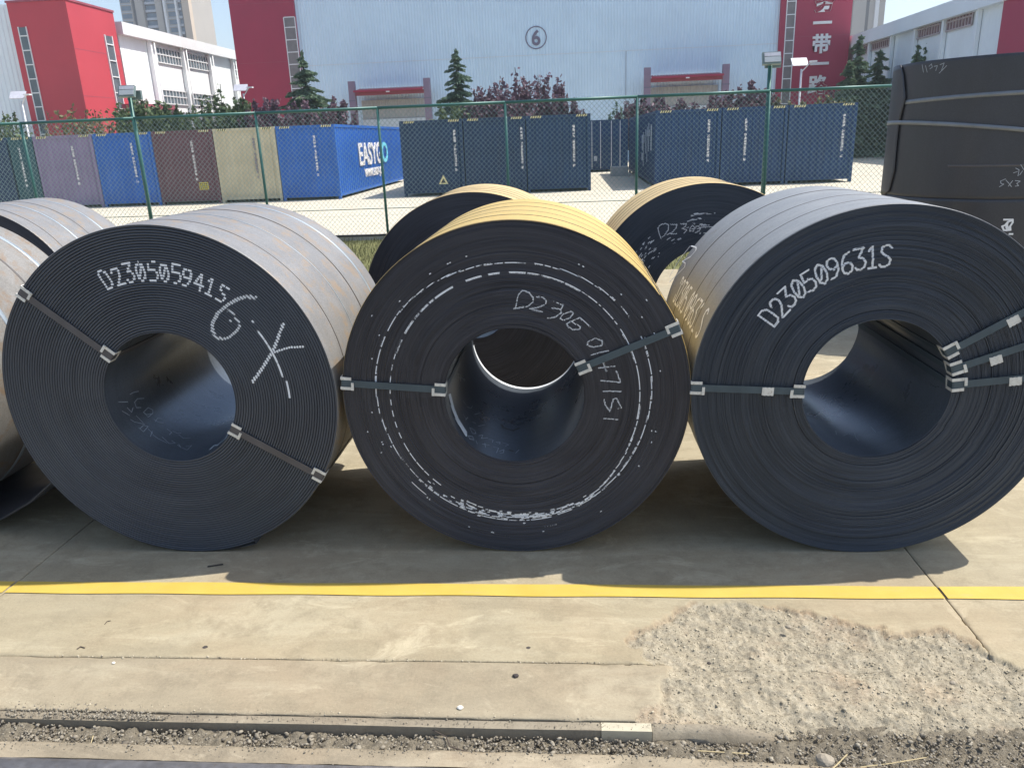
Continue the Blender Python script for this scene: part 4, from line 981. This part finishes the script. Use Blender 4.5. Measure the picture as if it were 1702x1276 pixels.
# ------------------------------------------------------------------ big warehouse
WY = 58.
wh = empty('warehouse', (0, WY, 0), 'huge pale blue corrugated warehouse with red corner panels and a circled 6', 'building')
WH = 13.6
xa = atY(500, 100, WY)[0]; xb = atY(1291, 100, WY)[0]; xl = atY(395, 100, WY)[0]; xr = atY(1407, 100, WY)[0]
corr(xb-xa, WH, .205, .035).build('wall', MT['clad'], wh, (xa, 0, 0))
for z in (6.5,):
    pass
MB().box((xa-.05, .3, 0), (xb+.05, 30, WH-.5)).build('wall', MT['clad'], wh)
MB().box((xl-.2, -.2, WH), (xr+.2, 30, WH+.4)).build('roof', MT['clad_w'], wh)
for nm, a, b, wx0, wx1 in (('l', xl, xa, atY(474, 30, WY)[0], atY(491, 30, WY)[0]), ('r', xb, xr, atY(1306, 30, WY)[0], atY(1319, 30, WY)[0])):
    MB().box((a, -.25, 0), (b, 6, WH+.2)).build('red_panel', MT['red'], wh)
    zt = atY(480, 30, WY)[2] if nm == 'l' else WH-1
    zb_ = 1.0
    f = MB().box((wx0-.06, -.29, zb_), (wx0, -.255, zt)).box((wx1, -.29, zb_), (wx1+.06, -.255, zt)); fo_ = f.build('window_frame', MT['frame_w'], wh)
    z = zb_; st = .80
    while z < zt-.1:
        z1 = min(zt, z+st)
        MB().box((wx0+.003, -.275, z+.03), (wx1-.003, -.255, z1-.03)).build('pane', MT['glass_b'], fo_)
        MB().box((wx0+.001, -.30, z1-.03), (wx1-.001, -.256, z1+.03)).build('glazing_bar', MT['frame_w'], fo_); z += st
    for z in (3.8, 7.6, 11.4): MB().box((a, -.256, z), (b, -.2505, z+.02)).build('panel_joint', MT['red_dull'], wh)
zs_ = atY(900, 92, WY)[2]
MB().box((xa, -.012, zs_), (xb, -.003, zs_+.05)).build('panel_joint', MT['clad_r'], wh)
zs2 = atY(900, 82, WY)[2]
xj = atY(1040, 90, WY)[0]; MB().box((xj, -.014, 2), (xj+.045, -.003, zs_)).build('panel_joint', MT['num2'], wh)
# the circled number
cc = atY(891, 63, WY); m = MB(); n = 48; r_o, r_i = .74, .67
for i in range(n):
    a, b = 2*math.pi*i/n, 2*math.pi*(i+1)/n
    m.add([(r_o*math.cos(a), 0, r_o*math.sin(a)), (r_o*math.cos(b), 0, r_o*math.sin(b)), (r_i*math.cos(b), 0, r_i*math.sin(b)), (r_i*math.cos(a), 0, r_i*math.sin(a))], [(0, 3, 2, 1)])
m.build('number_ring', MT['num'], wh, (cc[0], -.03, cc[2]))
front = lambda x, y, z: Matrix.Translation((x, y, z)) @ Matrix(((1, 0, 0, 0), (0, 0, -1, 0), (0, 1, 0, 0), (0, 0, 0, 1)))
t = text_mesh('6', 1.35, 'number', MT['num'], wh, front(0, 0, 0), .005, .95, .03)
vx = [v.co.x for v in t.data.vertices]; vy = [v.co.y for v in t.data.vertices]
t.matrix_local = front(cc[0]-(min(vx)+max(vx))/2, -.04, cc[2]-(min(vy)+max(vy))/2)
for ch, px, py, wpx in (('服', 1378, -34, 25), ('务', 1371, 4, 25), ('一', 1367, 38, 25), ('带', 1365, 73, 26), ('一', 1362, 106, 25), ('路', 1359, 141, 26)):
    p = atY(px, py, WY-.3); t = text_mesh(ch, 1.25, 'wall_character', MT['letter'], wh, front(0, 0, 0), .05, 1., .035)
    vx = [v.co.x for v in t.data.vertices]; vy = [v.co.y for v in t.data.vertices]
    t.matrix_local = front(p[0]-(min(vx)+max(vx))/2, -.31, p[2]-(min(vy)+max(vy))/2)
def dock(px0, px1, ytop0, ytop1, yr0, yr1, label):
    p0 = atY(px0, ytop0, WY-1.5); p1 = atY(px1, ytop1, WY-1.5); r = empty('loading_canopy', (p0[0], WY-1.5, 0), label, 'canopy', 'red loading canopies on the warehouse wall')
    W_ = p1[0]-p0[0]; zt = (p0[2]+p1[2])/2; zr = (atY(px0, yr0, WY-1.5)[2]+atY(px1, yr1, WY-1.5)[2])/2
    for x in (0, W_): 
        MB().box((x-.22, -.2, 0), (x+.22, .2, zt)).build('column', MT['col_mauve'], r)
        MB().box((x-.24, -.21, zr-.9), (x+.24, -.2005, zr-.82)).build('column_joint', MT['num'], r)
    MB().box((.225, -.15, zr-.55), (W_-.225, .0, zr-.30)).build('beam', MT['red_dull'], r)
    rf = corr(W_-.46, 1.9, .2, .05).build('canopy_roof', MT['red_dull'], r, (.23, -.55, zr-.26)); rf.rotation_euler.x = R_(-82)
    MB().box((.225, -.62, zr-.34), (W_-.225, -.56, zr-.22)).build('fascia', MT['red'], r)
    MB().box((W_/2-.12, -.70, zr-.42), (W_/2+.12, -.63, zr-.34)).build('canopy_lamp', MT['lamp_white'], r)
    d = corr(W_-.5, 1.3, .22, .04).build('door_header', MT['blockc'], r, (.25, 1.3, zr-2.1))
    for k in range(5): MB().box((.25+k*(W_-.5)/5+.01, 1.2, .0), (.25+(k+1)*(W_-.5)/5-.01, 1.28, zr-2.1)).build('door_leaf', MT['clad_r'], r)
dock(584, 709, 136, 130, 146, 141, 'red loading canopy between grey-mauve columns, left of the circled 6')
dock(1076, 1207, 113, 107, 123, 118, 'red loading canopy between grey-mauve columns, right of the circled 6')

# ------------------------------------------------------------------ side buildings
def side_building(X, y0, y1, H, left, label):
    """hall whose long wall faces the street between the buildings; built facing +x for the left one"""
    sgn = 1 if left else -1
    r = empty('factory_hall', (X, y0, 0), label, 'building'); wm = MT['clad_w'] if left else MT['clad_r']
    def bx(name, u0, u1, y_0, y_1, z0, z1, mat, par=r):   # u is out of the wall
        a, b = sorted((u0*sgn, u1*sgn)); return MB().box((a, y_0, z0), (b, y_1, z1)).build(name, mat, par)
    L = y1-y0
    c = corr(L, H-.3, .3, .006).build('wall', wm, r, (0, 0, 0) if left else (0, L, 0)); c.rotation_euler.z = R_(90 if left else -90)
    bx('wall', -.05, -22, 0, L, 0, H-.4, wm)
    bx('roof_fascia', -.3, .45, -.1, L, H-.5, H+.25, MT['frame_w'] if left else MT['clad_r'])
    bx('roof', -22, -.3, -.1, L, H-.35, H+.1, MT['clad_w'])
    return r, bx
def window(bx, r, ya, yb, za, zb_, n, glass, split=True):
    f = bx('window', .03, .05, ya, yb, za, zb_, glass)
    for k in range(n+1):
        y = ya+(yb-ya)*k/n; bx('mullion', .052, .10, y-.028, y+.028, za, zb_, MT['frame_w'] if r is rl else MT['bar_r'], f)
    for z in (za, za+(zb_-za)*.55, zb_): bx('transom', .053, .11, ya, yb, z-.035, z+.035, MT['frame_w'] if r is rl else MT['bar_r'], f)
Y0 = 47.
PL = atY(108, 0, Y0); XT = PL[0]                     # near corner of the red tower
XF = XT-.4
top_l = atX(210, 48, XF); yW0 = atX(196, 60, XF)[1]
rl, bxl = side_building(XF, yW0, yW0+60, top_l[2], True, 'white factory hall at the left with ribbon windows and roof fascia, sunlit side wall')
for x in (252, 304, 347, 385):
    y = atX(x, 120, XF)[1]-yW0; bxl('pilaster', .032, .30, y-.1, y+.1, 0, top_l[2]-.5, MT['clad_w']); o_ = MB().bar((.36, y+.3, 0), (.36, y+.3, top_l[2]-.6), .05, n=8).build('downpipe', MT['frame_w'], rl, smooth=True)
for xs_, yt, yb_, n in (((257, 302), (78, 92), (103, 110), 9), ((308, 344), (88, 97), (112, 119), 8), ((387, 402), (107, 110), (126, 129), 4)):
    ya = atX(xs_[0], yt[0], XF)[1]-yW0; y2 = atX(xs_[1], yt[1], XF)[1]-yW0; zt = atX(xs_[0], yt[0], XF)[2]; zb_ = atX(xs_[0], yb_[0], XF)[2]; window(bxl, rl, ya, y2, zb_, zt, n, MT['glass'])
for xs_, yt, yb_, n in (((268, 311), (149, 152), (172, 176), 8), ((318, 353), (155, 157), (175, 178), 7), ((395, 405), (163, 164), (180, 180), 3)):
    ya = atX(xs_[0], yt[0], XF)[1]-yW0; y2 = atX(xs_[1], yt[1], XF)[1]-yW0; zt = atX(xs_[0], yt[0], XF)[2]; zb_ = atX(xs_[0], yb_[0], XF)[2]; window(bxl, rl, ya, y2, zb_, zt, n, MT['glass'])
# red stair tower on the left hall's corner
yT1 = atX(189, 30, XT)[1]; HT = PL[2]; xtl = atY(10, 5, Y0)[0]
rt = empty('red_stair_tower', (XT, Y0, 0), 'red stair tower with tall strip windows on the corner of the left hall', 'building')
MB().box((xtl-XT, 0, 0), (0, yT1-Y0, HT)).build('wall', MT['red_bright'], rt)
MB().box((xtl-XT-.05, -.05, HT+.001), (.05, yT1-Y0+.05, HT+.12)).build('parapet', MT['red_dull'], rt)
# front strip window
wx0 = atY(31, 45, Y0)[0]-XT; wx1 = atY(43, 45, Y0)[0]-XT; zt = atY(37, 45, Y0)[2]; f = MB().box((wx0-.05, -.06, .8), (wx0, -.002, zt)).box((wx1, -.06, .8), (wx1+.05, -.002, zt)).build('window_frame', MT['frame_w'], rt)
z = .8
while z < zt-.1:
    MB().box((wx0+.002, -.03, z+.03), (wx1-.002, -.002, min(z+.78, zt)-.03)).build('pane', MT['glass'], f); MB().box((wx0+.001, -.07, z-.03), (wx1-.001, -.003, z+.03)).build('glazing_bar', MT['frame_w'], f); z += .78
pa = atX(173, 58, XT); pb = atX(184, 60, XT); f = MB().box((.002, pa[1]-Y0-.07, .8), (.07, pa[1]-Y0, pa[2])).box((.002, pb[1]-Y0, .8), (.07, pb[1]-Y0+.07, pa[2])).build('window_frame', MT['frame_w'], rt); z = .8
while z < pa[2]-.1:
    MB().box((.002, pa[1]-Y0+.002, z+.03), (.03, pb[1]-Y0-.002, min(z+.95, pa[2])-.03)).build('pane', MT['glass'], f); MB().box((.003, pa[1]-Y0+.001, z-.03), (.08, pb[1]-Y0-.001, z+.03)).build('glazing_bar', MT['frame_w'], f); z += .95
for z in (2.6, 5.2, 7.8): MB().box((.0, .01, z), (.006, yT1-Y0-.01, z+.03)).build('panel_joint', MT['red_dull'], rt)
# pale front wall left of the tower
o = corr(16, atY(0, 8, Y0+.6)[2], .3, .03).build('wall', MT['clad_r'], rl, (xtl-XF-16.05, Y0+.6-yW0, 0))
MB().box((xtl-XF-16.05, Y0+.7-yW0, 0), (xtl-XF, 8, atY(0, 8, Y0+.6)[2]-.1)).build('wall', MT['clad_r'], rl)
# dock canopy of the left hall
p = atX(228, 172, XF+1.5); r = empty('loading_canopy', (XF+1.5, p[1], 0), 'dull red loading canopy against the sunlit white hall at the left', 'canopy', 'red loading canopies')
q = atX(290, 176, XF+1.5); L_ = q[1]-p[1]
MB().box((-1.4, 0, p[2]-.25), (.2, L_, p[2])).build('canopy_roof', MT['red_dull'], r)
for y in (.2, L_-.2): MB().box((-.15, y-.15, 0), (.15, y+.15, p[2]-.252)).build('column', MT['col_mauve'], r)
MB().box((-.15, -.5, 0), (.15, -.2, p[2]+1.0)).build('column', MT['col_mauve'], r)
# right hall
YR0 = 38.
PR = atY(1690, 60, YR0); XRF = PR[0]
hR = atX(1620, 2, XRF)[2]
yfar = atX(1409, 75, XRF)[1]
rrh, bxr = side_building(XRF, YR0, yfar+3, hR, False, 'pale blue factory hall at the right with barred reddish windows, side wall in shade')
for x in (1424, 1448, 1484, 1522, 1568, 1623):
    y = atX(x, 90, XRF)[1]-YR0; bxr('pilaster', .032, .22, y-.12, y+.12, 0, hR-.5, MT['clad_r'])
for xs_, yt, yb_, n in (((1428, 1445), (72, 65), (92, 88), 5), ((1451, 1481), (64, 55), (84, 76), 9), ((1528, 1567), (39, 27), (64, 54), 9), ((1574, 1621), (26, 13), (52, 40), 9)):
    ya = atX(xs_[1], yt[1], XRF)[1]-YR0; y2 = atX(xs_[0], yt[0], XRF)[1]-YR0; zt = atX(xs_[1], yt[1], XRF)[2]; zb_ = atX(xs_[1], yb_[1], XRF)[2]; window(bxr, rrh, ya, y2, zb_, zt, n, MT['glass_r'])
rt2 = empty('red_corner_panel', (XRF-.3, YR0-3, 0), 'red corner of the right hall cut off by the right edge of the picture', 'building part')
MB().box((0, 0, 0), (8, 3.9, hR+1.5)).build('wall', MT['red'], rt2); MB().box((-.02, .35, .8), (-.002, .9, hR-1.2)).build('window', MT['glass_b'], rt2)

# ------------------------------------------------------------------ distant towers
def tower(x0, x1, Y, H, bands, label):
    """bands: (fraction from, to, kind, setback)"""
    r = empty('apartment_tower', (x0, Y, 0), label, 'apartment tower'); W_ = x1-x0
    MB().box((0, 2.5, 0), (W_, 22, H)).build('wall', MT['tower_wall'], r)
    for a, b, kind, sb in bands:
        a, b = a*W_, b*W_
        if kind == 'wall': MB().box((a+.02, sb, 0), (b-.02, 2.498, H)).build('pier', MT['tower_wall'], r); continue
        if kind == 'warm': MB().box((a+.02, sb, 0), (b-.02, 2.498, H)).build('pier', MT['tower_warm'], r); continue
        if kind == 'white': MB().box((a, sb, 0), (b, 2.498, H+1)).build('pilaster', MT['frame_w'], r); continue
        if kind == 'dark': MB().box((a, sb, 0), (b, 2.498, H)).build('recess', MT['tower_dark'], r); continue
        wl = MB().box((a+.02, sb+.3, 0), (b-.02, 2.497, H)).build('recess', MT['tower_dark'] if kind == 'balc' else MT['tower_wall'], r)
        z = 48. if H > 48 else 0
        sl = MB()
        while z < H-3:
            if kind == 'balc':
                MB().box((a+.1, sb-.6, z), (b-.1, sb+.29, z+.9)).build('balcony', MT['tower_slab'], r)
                MB().box((a+.2, sb+.1, z+1.0), (b-.2, sb+.28, z+2.6)).build('window', MT['tower_glass'], r)
            else:
                MB().box((a+.5, sb+.15, z+.9), (b-.5, sb+.29, z+2.6)).build('window', MT['tower_glass'], r)
                MB().box((a+.25, sb-.1, z), (b-.25, sb+.298, z+.35)).build('sill', MT['tower_slab'], r)
            z += 3.0
    return r
TY = 340.
a = atY(204, 40, TY)[0]; b = atY(319, 40, TY)[0]
tower(a, b, TY, 92, [(0,.17,'win',.0),(.17,.22,'dark',1.2),(.22,.33,'wall',0),(.34,.50,'balc',1.5),(.51,.60,'wall',0),(.60,.635,'dark',1.),(.635,.66,'white',-.8),(.66,.80,'win',.4),(.80,.825,'white',-.6),(.825,.88,'balc',.8),(.88,.90,'dark',.4),(.90,1.,'warm',-.5)], 'beige high-rise apartment tower far behind the white hall at the left')
a = atY(1402, 30, TY)[0]; b = atY(1470, 30, TY)[0]
tower(a-9, b, TY, 92, [(0,.35,'wall',0),(.35,.50,'balc',.5),(.5,.7,'wall',-.3),(.70,.76,'dark',.6),(.76,.84,'win',.3),(.84,.9,'white',-.3),(.9,1.,'win',0)], 'grey high-rise apartment tower far behind the right hall')

# ------------------------------------------------------------------ street lights
def solar(px, ytop, ybot, Y, label):
    p = atY(px, ytop, Y); b_ = atY(px, ybot, Y); r = empty('solar_street_light', (p[0], Y, 0), label, 'street light', 'white solar street lights')
    h = p[2]; MB().bar((0, 0, 0), (0, 0, h-.35), .05, n=8).build('pole', MT['lamp_white'], r, smooth=True)
    s_ = MB().box((-.42, -.02, -.25), (.42, .02, .25)).build('solar_panel', MT['solar'], r, (-.12, 0, h)); s_.rotation_euler = (R_(-40), 0, R_(8))
    MB().bar((0, 0, h-.5), (.45, -.1, h-.02), .03, n=6).build('arm', MT['lamp_white'], r)
    MB().box((.35, -.25, -.05), (.7, .02, .02)).build('lamp_head', MT['lamp_white'], r, (0, 0, h))
solar(1333, 103, 180, 44, 'white solar street light in front of the red panel with Chinese characters')
solar(33, 158, 220, 44, 'white solar street light in front of the pale wall at the far left')
solar(403, 146, 190, 50, 'white solar street light beside the left red corner panel of the warehouse')

# ------------------------------------------------------------------ far fence at the right
r = empty('boundary_fence', (atY(1425, 240, 64)[0], 64, 0), 'far green mesh fence in front of the hedge at the right', 'fence')
zt = atY(1460, 184, 64)[2]; W_ = 14
MB().bar((0, 0, zt), (W_, 0, zt), .05, n=6).build('top_rail', MT['lamp_white'], r)
for k in range(6): MB().bar((k*2.6, 0, 0), (k*2.6, 0, zt), .05, n=6).build('post', MT['fence'], r)
m = MB()
for k in range(70):
    m.bar((k*.2, .01, .2), (k*.2, .01, zt), .012, n=3, cap=False)
for k in range(12): m.bar((0, .02, .3+k*.18), (W_, .02, .3+k*.18), .010, n=3, cap=False)
m.build('wire_mesh', MT['fence'], r)['kind'] = 'stuff'
tag(MB().box((-40, 63.2, 0), (40, 63.5, .3)).build('kerb', MT['kerb']), 'grey kerb below the far fence', 'kerb')

# ------------------------------------------------------------------ plants
def leaves(P, size, asp, rg, up=.3, dirs=None):
    n = len(P); a = rg.normal(0, 1, (n, 3)) if dirs is None else dirs+rg.normal(0, .35, (n, 3)); a /= np.linalg.norm(a, axis=1)[:, None]
    b = rg.normal(0, 1, (n, 3)); b -= (b*a).sum(1)[:, None]*a; b /= np.linalg.norm(b, axis=1)[:, None]
    s_ = size*rg.uniform(.6, 1.4, (n, 1)); A = a*s_; B = b*s_*asp
    V = np.stack([P-A, P+B, P+A, P-B], 1).reshape(-1, 3); return V
def bush(X, Y, H, W_, mat, label, seed, n=9600, leafs=.12, group='plum trees and shrubs behind the containers', z0=0, name='plum_tree', upright=1.):
    rg = np.random.default_rng(seed); r = empty(name, (X, Y, z0), label, 'tree', group)
    # shoots: lines fanning up from the crown base
    ns = 60; P = []; m = MB(); base_z = H*.22
    m.tube([(0, 0, 0), (.03, .02, base_z*.6), (0, 0, base_z*1.2)], [.09, .075], 7)
    for k in range(ns):
        a = rg.uniform(0, 6.28); rad_ = W_*math.sqrt(rg.uniform(0, 1)); st = np.array([math.cos(a)*rad_*.15, math.sin(a)*rad_*.15, base_z])
        zt = H*(1-.30*(rad_/W_)**1.8)*rg.uniform(.70, 1.02); en = np.array([math.cos(a)*rad_, math.sin(a)*rad_, zt])
        md = (st+en)/2+np.array([math.cos(a)*rad_*.12, math.sin(a)*rad_*.12, -.06*H])
        if k < 26: m.tube([tuple(st), tuple(md), tuple(en)], [.03, .014], 4)
        cnt = n//ns; t = rg.beta(1.7, 1.2, cnt)[:, None]; q = (1-t)**2*st+2*t*(1-t)*md+t*t*en
        q = q+rg.normal(0, 1, (cnt, 3))*np.array([.10, .10, .09])*W_*.62*(1.15-t*.58); P.append(q)
    P = np.vstack(P); P[:, 2] = np.maximum(P[:, 2], .15)
    m.build('trunk', MT['bark'], r)
    np_mesh('crown', leaves(P, leafs, .55, rg), np.arange(len(P)*4).reshape(-1, 4), MT[mat], r); return r
def conifer(X, Y, H, W_, mat, label, seed, n_t=15, dens=1., group='conifers in front of the buildings'):
    rg = np.random.default_rng(seed); r = empty('conifer_tree', (X, Y, 0), label, 'tree', group)
    m = MB(); m.tube([(0, 0, 0), (.02, 0, H*.5), (0, .02, H*.97)], [.11, .05], 7)
    P = []; D = []
    for i in range(n_t):
        u = (i+.5)/n_t; z = H*(.08+.90*u); rad_ = W_*(1-u)**.82*rg.uniform(.82, 1.12)+.06; nb = 12 if u < .7 else 7
        for k in range(nb):
            a = 2*math.pi*(k+rg.uniform(-.35, .35))/nb+i*1.1; L_ = rad_*rg.uniform(.5, 1.18); zz = z+rg.normal(0, .13)*H*.2
            t = np.linspace(.05, 1, max(5, int(26*dens*L_/W_*1.1)+5)); dr = -.30*L_*t**1.3+.20*L_*np.maximum(0, t-.72)
            bx = np.stack([np.cos(a)*L_*t, np.sin(a)*L_*t, zz+dr], 1); m.tube([tuple(bx[0]), tuple(bx[len(bx)//2]), tuple(bx[-1])], .012, 3)
            for rep in range(11):
                sd_ = rg.normal(0, .13*L_+.03, (len(t), 1))*(1.1-t[:, None]*.75); q = bx+np.hstack([-math.sin(a)*sd_, math.cos(a)*sd_, -abs(sd_)*.35-rg.uniform(0, .07, (len(t), 1))]); P.append(q)
                dd = np.tile([[math.cos(a), math.sin(a), -.35]], (len(t), 1)); D.append(dd)
    for k in range(50): P.append(np.array([[rg.normal(0, .03), rg.normal(0, .03), H*(.9+.1*rg.uniform())]])); D.append(np.array([[0, 0, 1.]]))
    P = np.vstack(P); D = np.vstack(D)
    m.build('trunk', MT['bark'], r); np_mesh('crown', leaves(P, .15, .32, rg, dirs=D), np.arange(len(P)*4).reshape(-1, 4), MT[mat], r)
def place_con(px, ptop, Y, wpx, mat, label, seed, **k):
    p = atY(px, ptop, Y); conifer(p[0], Y, p[2], wpx/2/FPX*Y*1.85, mat, label, seed, **k)
place_con(501, 86, 49, 96, 'lf_conifer', 'tall drooping conifer in front of the left red corner panel', 11)
place_con(757, 82, 50, 74, 'lf_conifer_l', 'slender light green conifer between the left canopy and the circled 6', 12)
place_con(1430, 62, 50, 52, 'lf_conifer', 'tall dark conifer beside the right red panel', 13)
place_con(1464, 85, 51, 60, 'lf_conifer', 'shorter wide dark conifer right of the tall one by the right hall', 14)
place_con(1412, 102, 49, 40, 'lf_conifer', 'low dark conifer tucked against the right red panel', 15)
place_con(1551, 56, 47, 44, 'lf_conifer', 'slender dark conifer rising behind the stacked coils', 16)
place_con(1526, 82, 46, 36, 'lf_conifer', 'small conifer just left of the slender one behind the stacked coils', 17)
def place_bush(px, ptop, Y, wpx, mat, label, seed, **k):
    p = atY(px, ptop, Y); bush(p[0], Y, p[2]*1.10, wpx/2/FPX*Y*1.25, mat, label, seed, **k)
G2 = 'green shrubs behind the containers'
place_bush(8, 192, 45, 60, 'lf_green', 'low green shrub at the far left edge', 31, n=2400, group=G2, name='shrub')
place_bush(110, 176, 44.5, 80, 'lf_olive', 'thin olive shrub in front of the red tower', 32, n=900, group=G2, name='shrub')
place_bush(165, 186, 45, 70, 'lf_olive', 'low olive shrub at the sunlit side of the red tower', 132, n=1200, group=G2, name='shrub')
place_bush(235, 168, 44.5, 90, 'lf_green', 'rounded green shrub under the left hall canopy', 33, group=G2, name='shrub')
place_bush(275, 178, 44, 60, 'lf_green', 'low green shrub in front of the canopy column of the left hall', 133, group=G2, name='shrub')
place_bush(352, 152, 45, 84, 'lf_green', 'tall dark green shrub in front of the left hall windows', 34, n=4200, group=G2, name='shrub')
place_bush(392, 168, 45, 60, 'lf_green', 'dark green shrub left of the warehouse red corner', 35, group=G2, name='shrub')
GP = 'purple-leaved plum trees behind the containers'
place_bush(440, 172, 45, 76, 'lf_plum', 'purple plum tree in front of the left red corner panel', 36, group=GP)
place_bush(500, 178, 46, 70, 'lf_plum', 'low purple plum tree at the foot of the tall left conifer', 37, group=GP)
place_bush(555, 170, 46, 64, 'lf_plum', 'purple plum tree just left of the left loading canopy', 38, group=GP)
place_bush(745, 176, 46, 64, 'lf_green', 'green shrub at the foot of the light green conifer', 39, group=G2, name='shrub')
place_bush(820, 142, 47, 90, 'lf_plum', 'purple plum tree left of the tallest plum', 40, group=GP)
place_bush(884, 118, 47, 104, 'lf_plum', 'tallest purple plum tree below the circled 6', 41, n=4600, group=GP)
place_bush(930, 150, 46.5, 62, 'lf_plum', 'purple plum tree right of the tallest plum', 42, group=GP)
place_bush(850, 170, 45.5, 110, 'lf_plum', 'wide low purple plum in front of the tallest plum', 43, n=3600, group=GP)
place_bush(1024, 178, 49, 34, 'lf_conifer_l', 'small light green shrub above the container in the gap', 44, n=1400, group=G2, name='shrub')
place_bush(1062, 165, 46, 56, 'lf_plum', 'purple plum tree left of the right loading canopy', 45, group=GP)
place_bush(1110, 160, 46, 84, 'lf_plum', 'low wide purple plum under the right loading canopy', 46, group=GP)
place_bush(1205, 158, 46, 70, 'lf_plum', 'purple plum tree right of the right loading canopy', 47, group=GP)
place_bush(1245, 146, 46, 80, 'lf_plum', 'purple plum tree behind the right floodlight pole', 48, group=GP)
place_bush(1305, 162, 46, 60, 'lf_olive', 'bright olive shrub in front of the right red panel', 49, group=G2, name='shrub')
place_bush(1370, 164, 46, 74, 'lf_olive', 'olive shrub under the Chinese characters', 50, group=G2, name='shrub')
place_bush(1405, 148, 55, 60, 'lf_plum', 'purple plum tree at the foot of the right red panel', 51, group=GP)
place_bush(1448, 134, 56, 76, 'lf_green', 'dark green shrub behind the far fence', 52, n=4200, group=G2, name='shrub')
place_bush(1488, 120, 56, 80, 'lf_olive', 'light green shrub left of the stacked coils', 53, n=4200, group=G2, name='shrub')
place_bush(1455, 160, 53, 84, 'lf_plum', 'wide purple plum tree above the far fence', 54, n=4600, group=GP)
place_bush(1500, 160, 53, 84, 'lf_plum', 'purple plum tree beside the stacked coils', 55, n=4200, group=GP)
for k, (px_, m_) in enumerate(((1430, 'lf_green'), (1462, 'lf_green'), (1494, 'lf_green'), (1530, 'lf_green'))):
    place_bush(px_, 182, 65.5, 50, m_, ['hedge shrub behind the far fence next to the last container', 'hedge shrub in the middle of the far fence', 'hedge shrub at the right end of the far fence', 'hedge shrub hidden beside the stacked coils'][k], 60+k, n=2600, leafs=.12, group='hedge behind the far fence', name='shrub')

hz = MB().box((-930, -330, -1.4), (930, 1530, 96)).build('haze', None); hz['kind'] = 'stuff'
hm = bpy.data.materials.new('haze'); hm.use_nodes = True; ht = hm.node_tree; ht.nodes.remove(ht.nodes['Principled BSDF'])
pv = ht.nodes.new('ShaderNodeVolumePrincipled'); pv.inputs['Color'].default_value = (.86, .93, 1, 1); pv.inputs['Density'].default_value = .0006; pv.inputs['Anisotropy'].default_value = .2
ht.links.new(pv.outputs[0], ht.nodes['Material Output'].inputs['Volume']); hz.data.materials.clear(); hz.data.materials.append(hm)
S.render.engine = 'CYCLES'
S.cycles.max_bounces = 6
